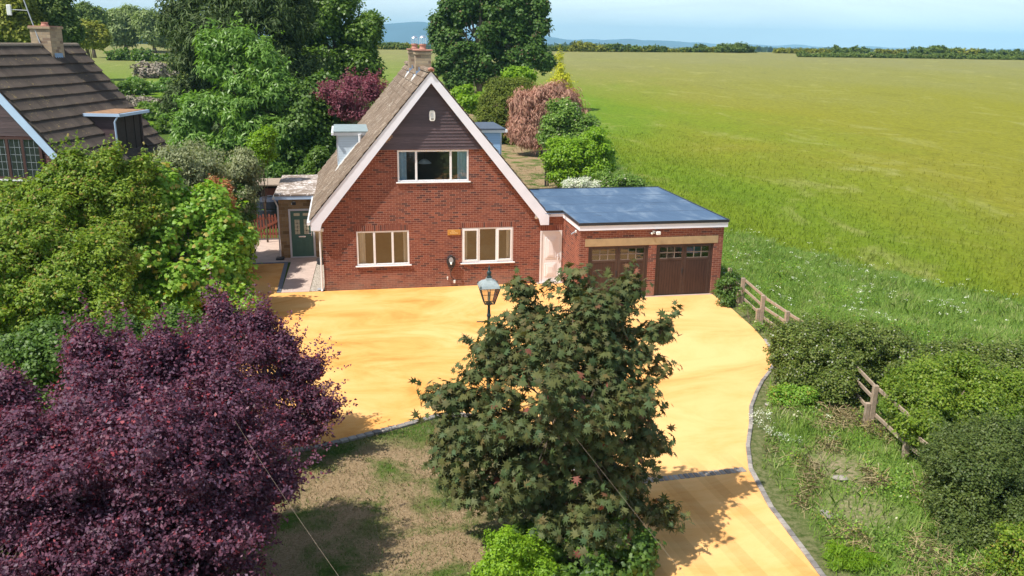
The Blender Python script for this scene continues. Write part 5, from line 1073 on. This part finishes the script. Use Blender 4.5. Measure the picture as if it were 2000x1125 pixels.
tree('elder_bush', 'elder bush with small cream flower heads in front of the tamarisk', 'bush', 60, [(1105, 235, 38, 30), (1078, 258, 20, 26), (1140, 245, 28, 22), (1100, 212, 30, 14), (1150, 255, 14, 18), (1110, 270, 40, 30)], L['elder'], leaf=.18, shape=QUAD, width=.8, clump=.36, per=20, r0=.06, zmin=0, shoots=(50, .5), rough=.3)
tree('viburnum_bush', 'dense bright green bush at the back corner of the garage roof', 'bush', 53.5, [(1130, 300, 48, 44), (1165, 290, 34, 38), (1095, 310, 30, 46), (1150, 335, 44, 26), (1175, 320, 22, 26), (1110, 340, 34, 26)], L['lime'], leaf=.15, shape=QUAD, width=.8, clump=.36, per=22, r0=.07, zmin=0, rough=.28, shoots=(60, .45))
tree('spirea_shrub', 'low white-flowering shrub just behind the garage roof edge', 'shrub', 50.5, [(1135, 358, 22, 10), (1165, 362, 16, 8), (1115, 362, 10, 8)], L['white'], leaf=.10, shape=QUAD, width=.7, cov=2, clump=.25, per=14, r0=.02, zmin=0, shoots=(20, .3))
tree('bramble_bush', 'low green bramble bank right of the white-flowering shrub', 'bush', 50.5, [(1195, 352, 42, 14), (1230, 358, 30, 10)], L['elder'], leaf=.13, shape=QUAD, width=.8, clump=.3, per=16, r0=.02, zmin=0)
# --- right-hand hedge shrubs
tree('ivy_bush', 'ivy and bramble bush against the right corner of the garage', 'bush', 31, [(1424, 545, 12, 14), (1412, 562, 12, 18), (1436, 572, 12, 16), (1420, 588, 14, 10)], L['dkgreen'], sub=0, leaf=.09, shape=SMALLM, clump=.17, per=16, r0=.03, zmin=0, shoots=(14, .3))
tree('hawthorn_shrub', 'dark green hawthorn shrub at the end of the near rail fence', 'shrub', 23.4, [(1600, 690, 70, 60), (1556, 700, 44, 50), (1660, 685, 60, 60, .2), (1720, 680, 58, 50, .6), (1540, 660, 26, 26), (1640, 740, 50, 34, -.3), (1560, 735, 36, 30, -.2), (1765, 700, 42, 32, .9), (1690, 730, 40, 26), (1635, 755, 36, 38, -.9), (1735, 695, 44, 26, .6), (1590, 655, 40, 24, .5)],
     L['haw'], sub=40, leaf=.065, shape=QUAD, width=.75, clump=.18, per=20, r0=.05, zmin=0, rough=.32, shoots=(300, .5, .4))
tree('privet_shrub', 'bright lime-green shrub over the broken fence on the right', 'shrub', 20.8, [(1800, 770, 76, 50), (1860, 740, 80, 44, .5), (1800, 815, 50, 40, -.2), (1900, 800, 90, 48), (1980, 780, 80, 50, .2), (1840, 830, 60, 34, -.2), (1930, 850, 60, 30), (1808, 838, 44, 34, -1.2), (1768, 785, 34, 32, -.5), (1790, 830, 40, 30, -1.3), (1840, 865, 56, 34, -1.3), (1775, 745, 40, 26, .3), (1900, 860, 60, 40, -1.2), (1930, 750, 70, 36, .5), (1830, 735, 50, 26, .6)],
     L['privet'], leaf=.065, shape=QUAD, width=.75, clump=.17, per=20, r0=.05, zmin=0, rough=.32, shoots=(240, .45, .5))
tree('field_maple_shrub', 'olive-green shrub against the right edge above the lime-green one', 'shrub', 22.6, [(1960, 720, 70, 40), (1890, 710, 60, 36, .3), (1830, 705, 46, 34, .3), (2010, 740, 60, 40), (1800, 720, 40, 26)], L['haw'], sub=40, leaf=.07, shape=QUAD, width=.75, clump=.2, per=20, r0=.05, zmin=0, rough=.32, shoots=(160, .5, .4))
tree('blackthorn_shrub', 'big dark blackthorn shrub in the lower right corner', 'shrub', 17.0, [(1930, 950, 100, 80), (1865, 905, 54, 48, .3), (1980, 880, 80, 50, .2), (1960, 1060, 80, 70, -.5), (1890, 985, 62, 60), (2010, 1000, 70, 90), (1930, 1080, 46, 46, -.5), (1850, 890, 40, 36, .6), (1900, 860, 60, 30, 1.2), (1870, 1060, 36, 30, -.6)],
     L['hawdk'], sub=40, leaf=.06, shape=QUAD, width=.6, clump=.17, per=20, r0=.05, zmin=0, up=(-.5, .1, .4), rough=.34, shoots=(360, .5, .4))
tree('bramble_shrub', 'yellow-green bramble at the very bottom right corner', 'shrub', 15.3, [(1985, 1080, 50, 55), (1960, 1125, 50, 30)], L['yg'], leaf=.055, shape=QUAD, width=.7, clump=.14, per=16, r0=.03, zmin=0, shoots=(30, .3))
# --- left distance
tree('poplar_tree', 'yellow-green tree at the top left corner behind the aerial', 'tree', 95, [(20, 30, 42, 48), (10, -10, 46, 40), (45, 60, 24, 24), (0, 70, 34, 24)], L['faryg'], leaf=.40, shape=QUAD, width=.7, clump=.9, per=22, r0=.3, rough=.35)
tree('sycamore_tree', 'dark green tree behind the neighbour chimney', 'tree', 100, [(115, 30, 30, 34), (95, 5, 24, 24), (125, 60, 24, 20), (85, 45, 22, 24), (105, -20, 30, 24), (110, 75, 30, 20)], L['fargreen'], leaf=.40, shape=QUAD, width=.7, clump=.9, per=22, r0=.3, rough=.3)
tree('round_tree', 'round dark crowned tree right of the neighbour chimney', 'tree', 190, [(172, 30, 30, 20), (180, 42, 20, 14)], L['fargreen'], leaf=.7, shape=QUAD, width=.7, clump=1.3, per=22, r0=.4)
tree('thorn_bush', 'olive hedge bush on the field edge below the round dark tree', 'bush', 130, [(170, 62, 30, 16), (150, 72, 18, 12), (190, 74, 18, 10)], L['faryg'], leaf=.5, shape=QUAD, width=.7, clump=.9, per=20, r0=.2)
tree('willow_tree', 'large pale willow on the far left field edge', 'tree', 220, [(245, 48, 34, 28), (225, 60, 22, 20), (255, 35, 24, 18), (240, 70, 30, 14)], L['willow'], leaf=.9, shape=LONG, width=.8, clump=1.5, per=22, r0=.5)
tree('willow_tree', 'second pale willow, darker and right of the first', 'tree', 215, [(300, 55, 26, 26), (285, 40, 20, 18), (308, 68, 20, 16)], L['willow'], leaf=.9, shape=LONG, width=.8, clump=1.5, per=22, r0=.5)
tree('willow_tree', 'small pale tree touching the left side of the cypress', 'tree', 225, [(338, 60, 16, 16), (330, 74, 14, 10)], L['willow'], leaf=.8, shape=QUAD, width=.8, clump=1.2, per=20, r0=.4)
def bush_on(name, label, px, py, t, w, h, mat, cat='bush', **k):
    """px, py: where its foot stands in view; w, h in metres"""
    p = at(px, py, t); z = float(gh(p[0], p[1])); B = []
    n = max(1, int(w / h / .9)); ex = Vector((AX_R[0], AX_R[1], 0)).normalized()
    ro = root(name, (p[0], p[1], z), label, cat, k.get('group'))
    for i in range(n):
        o = (i - (n - 1) / 2) * w / n; hh = h * random.uniform(.65, 1.0); c = np.array([p[0] + ex.x * o, p[1] + ex.y * o, 0.]); c[2] = float(gh(c[0], c[1])) + hh * .42; B.append((c, (w / n * .75, max(h * .5, w / n * .5), hh * .58)))
    lf = k.get('leaf', t * .003); P, Nn, CC = crown_points(B, k.get('density', 3.2 / (18 * lf * lf * .375)), k.get('clump', max(.2, h * .18)), 18, k.get('rough', .2), .6, .8)
    V, Fa = leaves(P, Nn, lf, QUAD, .75, None, .5); mesh_np('crown', V, Fa, mat, ro)
    mb = MB(); limbs(mb, (p[0], p[1], z - .1), (p[0], p[1], z + h * .7), max(.04, h * .04), CC[RNG.choice(len(CC), min(6, len(CC)), replace=False)], 1); mb.build('stem', M['bark'], ro, smooth_=True); return ro
def gt_(px, py):
    d = AX_W + AX_R * (px - 1000) / F - AX_U * (py - 562.5) / F; t = 10.0
    for _ in range(4000):
        p = CAM + t * d
        if p[2] <= float(gh(p[0], p[1])): return t
        t *= 1.004
        if t > 3000: break
    return 240.
for (nm, lb, px, py, w, h, mt) in [
    ('hedge', 'dark green hedge clump alone in the left meadow', 255, 118, 9, 2.6, 'ash'), ('hedge', 'low hedge tail right of the lone meadow clump', 300, 120, 8, 1.9, 'ash'),
    ('dead_bush', 'pale grey leafless bush in the left meadow', 305, 152, 4.2, 2.4, 'twig'),
    ('field_hedge', 'green hedge crossing the meadow right of the neighbour roof', 235, 185, 7, 2.0, 'ash'), ('field_hedge', 'green hedge below the pale leafless bush', 295, 180, 6, 2.0, 'robin'),
    ('dry_bush', 'straw-grey scrub beside the neighbour roof verge', 285, 208, 4.0, 1.3, 'twig'), ('wild_bush', 'mixed green scrub right of the straw-grey scrub', 320, 235, 4.6, 1.9, 'elder'),
    ('wild_bush', 'low scrub patch between the meadow and the robinia', 340, 262, 3.6, 1.3, 'ash'), ('wild_bush', 'olive scrub under the robinia crown', 400, 330, 5, 2.4, 'elder')]:
    bush_on(nm, lb, px, py, gt_(px, py), w, h, L[mt])
# far edge of the crop: hedges, bushes and trees, right to left
def ridge_t(px):
    best = None
    for t in np.arange(200, 262, 2.0):
        d = AX_W + AX_R * (px - 1000) / F; p = CAM + t * d
        z = float(gh(p[0], p[1])); v = (CAM[2] - z) / t
        if best is None or v < best[0]: best = (v, t)
    return best[1] + 1
k = 0
desc = ['low', 'ragged', 'rounded', 'uneven', 'dense', 'thin', 'leaning', 'broad', 'small', 'dull green', 'olive', 'bushy']
far = [(738, 9, 2.2, 'faryg'), (768, 8, 2.6, 'fargreen'), (800, 8, 2.4, 'faryg'), (1085, 8, 2.4, 'fargreen'), (1112, 8, 2.2, 'faryg'), (1150, 10, 4.0, 'faryg'), (1178, 7, 2.4, 'faryg'), (1215, 11, 2.9, 'fargreen'), (1250, 9, 2.3, 'faryg'), (1280, 7, 2.9, 'fargreen'), (1318, 10, 1.6, 'faryg'),
       (1350, 7, 2.0, 'fargreen'), (1374, 5, 3.2, 'fargreen'), (1398, 8, 2.4, 'faryg'), (1430, 9, 4.6, 'fargreen'), (1460, 5, 2.2, 'fargreen'), (1535, 7, 2.0, 'faryg')]
names_ = ['hedgerow bush left of the chimney pots', 'hedgerow bush between the ash and the chimney', 'hedgerow bush just left of the oak', 'hedgerow bush against the right side of the oak', 'hedgerow bush above the golden conifer', 'tall yellowish hedgerow bush right of the golden conifer',
          'low hedgerow bush beside the tall yellowish one', 'wide hedgerow bush above the pink tamarisk side', 'pale hedgerow bush right of the wide one', 'rounded hedgerow bush before the thin hedge gap', 'thin low hedge stretch on the skyline', 'small dark hedgerow bush left of the dark thorn', 'dark thorn tree left of the biggest skyline bush',
          'pale bank of hedge left of the biggest skyline bush', 'biggest dark green bush on the field skyline', 'small bush against the right of the biggest skyline bush', 'first low bush where the long right hedge starts']
for (px, w, h, mt), lb in zip(far, names_):
    t = ridge_t(px); bush_on('hedgerow_bush', lb, px, 95, t, w, h * .8, L[mt], group='hedgerow along the far edge of the crop', leaf=.5)
# one long trimmed hedge on the right skyline
ro = None; B = []
for px in range(1520, 2030, 14):
    t = ridge_t(px) - 2; p = CAM + t * (AX_W + AX_R * (px - 1000) / F); z = float(gh(p[0], p[1])); hh = random.uniform(.9, 1.5); B.append((np.array([p[0], p[1], z + hh * .4]), (1.6, 1.2, hh * .6)))
P, Nn, CC = crown_points(B, 3.4, .4, 14, .12, .7, .8); V, Fa = leaves(P, Nn, .42, QUAD, .75, None, .5)
tag(mesh_np('field_hedge', V, Fa, L['fargreen']), 'long low dark hedge along the right skyline of the crop', 'hedge')
for px, w, h, mt, lb in [(1660, 12, 4.6, 'fargreen', 'low blurred tree behind the start of the long right hedge'), (1740, 10, 3.4, 'faryg', 'low pale tree behind the middle of the long hedge'), (1815, 11, 5.4, 'fargreen', 'tall tree behind the long hedge, leftmost of the right cluster'), (1848, 10, 5.6, 'fargreen', 'windswept tree in the middle of the right skyline cluster'),
                         (1885, 11, 4.6, 'faryg', 'paler tree right of the windswept one'), (1920, 9, 3.6, 'fargreen', 'small tree at the low end of the right cluster'), (1992, 12, 4.4, 'fargreen', 'tree at the right frame edge on the skyline'), (1590, 12, 2.8, 'faryg', 'low tree left of the blurred tree behind the hedge')]:
    bush_on('field_tree', lb, px, 95, ridge_t(px) + 14, w, h * .5, L[mt], cat='tree', group='trees behind the far hedge', leaf=.6)
# ================================================================== far woods and hills
def band(name, t0, tspread, px0, px1, hmin, hmax, n, leafsz, mat, zfun=-6, seed=3, label=None):
    r = np.random.default_rng(seed); V = []; Fs = []; k0 = 0
    for i in range(n):
        px = r.uniform(px0, px1); t = t0 + r.uniform(0, tspread); d = AX_W + AX_R * (px - 1000) / F; p = CAM + t * d; h = r.uniform(hmin, hmax) * (0.8 + .35 * math.sin(px * .021 + seed) * math.sin(px * .0063))
        w = h * r.uniform(.6, 1.3); m_ = 30; u = r.normal(size=(m_, 3)); u /= np.linalg.norm(u, axis=1, keepdims=True); c = np.array([p[0], p[1], zfun + h * .5]) + u * np.array([w, w, h * .5]) * r.uniform(.6, 1, (m_, 1))
        nn = u + r.normal(size=(m_, 3)) * .5; v, f = leaves(c, nn, leafsz, QUAD, .9, None, .3); V.append(v); Fs.append(f + k0); k0 += len(v)
    return mesh_np(name, np.concatenate(V), np.concatenate(Fs), mat)
L['wood'] = leafmat('distant_wood', [(.035, .06, .02), (.05, .085, .025), (.07, .10, .03)], .05, .8, .1, nscale=.01)
tag(band('distant_woods', 1100, 1900, -150, 2150, 9, 15.5, 2300, 7.0, L['wood'], -6), 'blue-green band of distant woods beyond the crop', 'woods', kind='stuff')
def hill(name, t, prof, depth, base=-30, label=None, seed=1):
    """prof: (px, metres above camera level)"""
    px = np.arange(prof[0][0], prof[-1][0] + 1, 9.0); hh = np.interp(px, [p[0] for p in prof], [p[1] for p in prof]); r = np.random.default_rng(seed)
    # smooth profile + relief
    k5 = np.array([.1, .2, .4, .2, .1]); hh = np.convolve(np.pad(hh, 2, mode='edge'), k5, 'valid'); ker = np.hanning(13); ker /= ker.sum()
    rows = 16; V = []
    rel = r.normal(size=(rows, len(px))); 
    for j in range(rows):
        rel[j] = np.convolve(np.pad(rel[j], 6, mode='wrap'), ker, 'valid')
    for j in range(rows):
        f = j / (rows - 1); tt = t + (f - .5) * depth; prf = math.sin(math.pi * f) ** .8 if 0 < f < 1 else 0
        d = AX_W[None] + AX_R[None] * ((px[:, None] - 1000) / F); p = CAM + tt * d
        z = base + (hh - base) * prf + rel[j] * 28 * prf; z[0] = base; z[-1] = base; V.append(np.stack([p[:, 0], p[:, 1], z], -1))
    V = np.array(V); n = len(px); idx = np.arange(rows * n).reshape(rows, n); q = np.stack([idx[:-1, :-1], idx[:-1, 1:], idx[1:, 1:], idx[1:, :-1]], -1).reshape(-1, 4)
    return tag(mesh_np(name, V.reshape(-1, 3), q, M['hill'], smooth_=True), kind='structure')
M['hill'] = plain('hill_haze_blue', (.035, .075, .10), .9, .5, .004)  # blue of the distant air mixed into the hills' dark base colour
hz = lambda px: 70.1 + 0.0142 * px      # where level sight lies in view, for the sums below
def hp(t, L_): return [(a, CAM[2] + (hz(a) - b) * t / F) for a, b in L_]
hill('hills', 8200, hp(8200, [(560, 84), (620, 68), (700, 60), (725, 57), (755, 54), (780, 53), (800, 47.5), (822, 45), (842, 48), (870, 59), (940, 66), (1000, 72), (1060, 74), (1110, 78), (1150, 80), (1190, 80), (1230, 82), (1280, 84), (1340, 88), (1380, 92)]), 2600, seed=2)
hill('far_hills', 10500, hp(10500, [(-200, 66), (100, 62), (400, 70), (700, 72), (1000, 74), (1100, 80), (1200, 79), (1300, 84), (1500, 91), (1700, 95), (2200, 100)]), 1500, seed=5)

# ================================================================== grass, verge plants
def scatter(n, xr, yr, keep, h, w, mat, name, lean=.5, label=None, cat=None, wind=(0, 0), hvar=.5, cl=None):
    x = RNG.uniform(*xr, n * 3); y = RNG.uniform(*yr, n * 3); k = keep(x, y); x, y = x[k][:n], y[k][:n]; n = len(x); z = gh(x, y) + .003
    a = RNG.uniform(0, 2 * math.pi, n); hh = h * RNG.uniform(1 - hvar, 1 + hvar, n)
    if cl is not None: hh = hh * cl(x, y)
    ww = w * RNG.uniform(.6, 1.4, n); dx, dy = np.cos(a) * ww / 2, np.sin(a) * ww / 2; lx = RNG.normal(0, lean * .5, n) * hh + wind[0] * hh; ly = RNG.normal(0, lean * .5, n) * hh + wind[1] * hh
    V = np.stack([np.stack([x - dx, y - dy, z], -1), np.stack([x + dx, y + dy, z], -1), np.stack([x + dx * .7 + lx * .4, y + dy * .7 + ly * .4, z + hh * .6], -1), np.stack([x + lx, y + ly, z + hh], -1), np.stack([x - dx * .7 + lx * .4, y - dy * .7 + ly * .4, z + hh * .6], -1)], 1).reshape(-1, 3)
    Fa = np.arange(n * 5).reshape(n, 5); return tag(mesh_np(name, V, Fa, mat, loc=(0, 0, 0)), label, cat, kind='stuff')
def grassmat(name, stops, nscale=.8):
    m, t, b, o = newmat(name); g = N(t, "NewGeometry"); r = g.outputs['Random Per Island']; n = noise(t, g.outputs['Position'], nscale, 5, .65)
    v = math_(t, 'ADD', math_(t, 'MULTIPLY', r, .45), math_(t, 'MULTIPLY', math_(t, 'SUBTRACT', n, .5), 2.2)); v = math_(t, 'ADD', v, .28, True); c = ramp(t, v, stops)
    t.links.new(c, b.inputs['Base Color']); b.inputs['Roughness'].default_value = .6; b.inputs['Specular IOR Level'].default_value = .25
    tr = N(t, "BsdfTranslucent"); t.links.new(c, tr.inputs[0]); ms = N(t, "MixShader"); ms.inputs[0].default_value = .3; t.links.new(b.outputs[0], ms.inputs[1]); t.links.new(tr.outputs[0], ms.inputs[2]); t.links.new(ms.outputs[0], o.inputs[0]); return m
M['vgrass'] = grassmat('verge_grass', [(0, (.11, .20, .022)), (.4, (.18, .30, .038)), (.75, (.28, .36, .085)), (1, (.44, .42, .22))])
M['lgrass'] = grassmat('lawn_blades', [(0, (.06, .11, .016)), (.38, (.12, .18, .035)), (.52, (.28, .22, .11)), (1, (.48, .35, .22))], .9)
M['fgrass'] = None
def fmat():
    m, t, b, o = newmat('crop_blades'); g = N(t, "NewGeometry"); c, n3 = fieldcolor(t, g.outputs['Position']); c = mixc(t, .6, c, ramp(t, g.outputs['Random Per Island'], [(0, (.7,) * 3), (1, (1.35,) * 3)]), 'MULTIPLY')
    t.links.new(c, b.inputs['Base Color']); b.inputs['Roughness'].default_value = .6; b.inputs['Specular IOR Level'].default_value = .2
    tr = N(t, "BsdfTranslucent"); t.links.new(c, tr.inputs[0]); ms = N(t, "MixShader"); ms.inputs[0].default_value = .3; t.links.new(b.outputs[0], ms.inputs[1]); t.links.new(tr.outputs[0], ms.inputs[2]); t.links.new(ms.outputs[0], o.inputs[0]); return m
M['fgrass'] = fmat()
def inpoly(x, y, poly):
    c = np.zeros(len(x), bool); n = len(poly)
    for i in range(n):
        x1, y1 = poly[i]; x2, y2 = poly[(i + 1) % n]
        if y1 == y2: continue
        c ^= ((y1 > y) != (y2 > y)) & (x < (x2 - x1) * (y - y1) / (y2 - y1) + x1)
    return c
DRV = drv; ENT = R_EDGE2 + L_EDGE2
def off_drive(x, y): return ~(inpoly(x, y, DRV) | inpoly(x, y, ENT))
def kverge(x, y):
    f, v, d, s = zone(x, y); nn = np.sin(x * 3.1) * np.sin(y * 2.7) * .5 + .5
    return (v > .04) & (f < .6) & off_drive(x + .12, y) & off_drive(x - .2, y) & (RNG.random(len(x)) > s * .93) & ~((x > 9) & (x < 14.9) & (y > -2.6) & (y < 5.1)) & (RNG.random(len(x)) < 1.2 - .012 * np.clip(y + 20, 0, 60))
scatter(95000, (8.8, 30), (-24, 34), kverge, .20, .020, M['vgrass'], 'verge_grass', .9, 'tall wild grass covering the verge between drive and crop', 'grass', (.18, .12), cl=lambda x, y: .5 + .8 * (np.sin(x * 1.3 + y * .7) * np.sin(y * 1.1 - x * .4) * .5 + .5) * smooth(9.3, 11, x))
def klawn(x, y): return off_drive(x, y) & off_drive(x + .12, y + .12)
scatter(60000, (-6, 6.6), (-25, -11.6), lambda x, y: klawn(x, y) & (y < -11.7), .045, .014, M['lgrass'], 'lawn_grass', 1.3, 'short half-dried lawn grass in front of the drive', 'grass')
scatter(9000, (6, 14.5), (6, 30), lambda x, y: zone(x, y)[1] < .5, .05, .03, M['lgrass'], 'back_lawn_grass', 1.0, 'parched lawn grass behind the house', 'grass')
def kfield(x, y): return (zone(x, y)[0] > .4) & (RNG.random(len(x)) < 1.1 * np.exp(-np.clip(x - edge_x(y), 0, 99) / 9) * smooth(60, 15, y))
scatter(70000, (16, 75), (-30, 60), kfield, .16, .035, M['fgrass'], 'crop_grass', .7, 'green and golden crop grass nearest the verge', 'crop', (.25, .1))
# cow parsley heads through the verge
def parsley(n, xr, yr, keep, name, label, size=.042, h=.5):
    x = RNG.uniform(*xr, n * 6); y = RNG.uniform(*yr, n * 6); cl = (np.sin(x * 1.9 + 1) * np.sin(y * 1.3 + .5) + .4 * np.sin(x * 5 + y * 4)) > .15; k = keep(x, y) & cl; x, y = x[k][:n], y[k][:n]; z = gh(x, y) + RNG.uniform(.5, 1.1, len(x)) * h
    P = np.repeat(np.stack([x, y, z], -1), 7, 0) + RNG.normal(0, 1, (len(x) * 7, 3)) * np.array([.05, .05, .012]); V, Fa = leaves(P, np.tile([0., 0., 1.], (len(P), 1)), size, QUAD, 1., None, .3)
    tag(mesh_np(name, V, Fa, L['white'], loc=(0, 0, 0)), label, 'flowers', kind='stuff')
parsley(230, (15, 27), (-8, 14), lambda x, y: (zone(x, y)[0] < .6) & (zone(x, y)[1] > .5), 'cow_parsley', 'white cow parsley heads dotted over the far verge')
parsley(60, (10.6, 12.6), (-15.2, -13), lambda x, y: np.hypot(x - 11.6, y + 14) < 1.1, 'daisy_patch', 'small patch of white flowers on the near verge', .03, .3)
# low weeds
tree('weed_clump', 'low green weed clump beside the kerb bend', 'weeds', 22.5, [(1535, 772, 45, 14), (1570, 768, 30, 12)], L['syc'], leaf=.06, shape=SMALLM, density=22, clump=.13, per=14, r0=.01, zmin=0)
tree('weed_clump', 'bright grassy weed tuft at the bottom edge right of the drive', 'weeds', 15.6, [(1650, 1095, 45, 22), (1700, 1110, 30, 18)], L['lime'], leaf=.10, shape=LONG, width=.3, density=26, clump=.12, per=14, r0=.01, up=(0, 0, 1), zmin=0)
tree('weed_clump', 'dark leafy weeds along the fence foot near the garage', 'weeds', 29.6, [(1452, 596, 12, 8), (1484, 636, 10, 8, -1.3)], L['elder'], sub=0, leaf=.07, shape=QUAD, width=.7, density=30, clump=.12, per=8, r0=.01, zmin=0)
for px, py, s_r, lb in [(1614, 1008, .13, 'pale rock lying in the grass right of the entrance kerb'), (1500, 792, .10, 'pale stone on bare soil beside the kerb bend'), (1640, 940, .14, 'flat buff stone on the worn verge patch')]:
    t = gt_(px, py); p = at(px, py, t); mb = MB(); n = 9; pr = [(0.01, -.02)] + [(s_r * math.sin(a) * random.uniform(.85, 1.15), s_r * .45 * (1 - math.cos(a)) - .02) for a in np.linspace(.6, 2.7, 5)] + [(0.01, s_r * .85)]
    mb.lathe(pr, (p[0], p[1], gh(p[0], p[1])), 9); o = mb.build('rock', M['rock'], loc=(p[0], p[1], float(gh(p[0], p[1])))); o.rotation_euler = (.15, .1, random.uniform(0, 3)); o.scale = (1.3, .9, 1.0); tag(o, lb, 'rock')
# broad-leaved weeds mixed through the verge grass
def weeds(n, xr, yr, name, label, mat, size, hh, sd, shape=QUAD, width=.7):
    x = RNG.uniform(*xr, n * 6); y = RNG.uniform(*yr, n * 6); cl = np.sin(x * 1.7 + sd) * np.sin(y * 1.45 + sd * 2) + .5 * np.sin(x * 4.1 - y * 3.3 + sd); z_ = zone(x, y)
    k = (cl > .25) & (z_[1] > .15) & (z_[0] < .5) & off_drive(x + .15, y) & off_drive(x - .25, y) & (z_[3] < .6) & ~((x > 9) & (x < 15) & (y > -2.8) & (y < 5.1)); x, y = x[k][:n], y[k][:n]; m_ = 12
    P = np.repeat(np.stack([x, y, gh(x, y)], -1), m_, 0); o = RNG.normal(size=(len(P), 3)) * np.array([.11, .11, 0]); P = P + o; P[:, 2] += RNG.random(len(P)) * hh + .03
    V, Fa = leaves(P, np.tile([0., 0., 1.], (len(P), 1)) + RNG.normal(size=(len(P), 3)) * .4, size, shape, width, None, .4); tag(mesh_np(name, V, Fa, mat, loc=(0, 0, 0)), label, 'weeds', kind='stuff')
weeds(1300, (9.2, 20), (-22, 6), 'nettle_patch', 'fresh green broad-leaved weeds growing in patches through the verge', L['syc'], .055, .22, .3)
weeds(900, (9.2, 22), (-22, 14), 'dock_patch', 'darker green weeds growing in patches through the verge', L['elder'], .065, .28, 2.1)
weeds(700, (9.2, 16), (-22, -6), 'dead_stalks', 'straw-coloured dead stalks lying through the verge grass', L['straw'], .26, .14, 4.4, LONG, .10)
# ================================================================== air
me = bpy.data.meshes.new('haze'); X0, X1, Y0, Y1, Z0, Z1 = -12500, 12500, -600, 12200, -60, 250
me.from_pydata([(x, y, z) for z in (Z0, Z1) for x, y in ((X0, Y0), (X1, Y0), (X1, Y1), (X0, Y1))], [], [(0, 3, 2, 1), (4, 5, 6, 7), (0, 1, 5, 4), (1, 2, 6, 5), (2, 3, 7, 6), (3, 0, 4, 7)])
hm = bpy.data.materials.new('air_haze'); hm.use_nodes = True; t = hm.node_tree; t.nodes.clear(); o = N(t, "OutputMaterial"); pv = N(t, "VolumePrincipled"); pv.inputs['Color'].default_value = (.40, .76, 1.0, 1); pv.inputs['Density'].default_value = 1.35e-4; pv.inputs['Anisotropy'].default_value = -0.35
t.links.new(pv.outputs[0], o.inputs['Volume']); me.materials.append(hm); hb = bpy.data.objects.new('haze', me); COL.objects.link(hb); tag(hb, kind='stuff', label='thin blue summer haze over the far country', cat='haze')
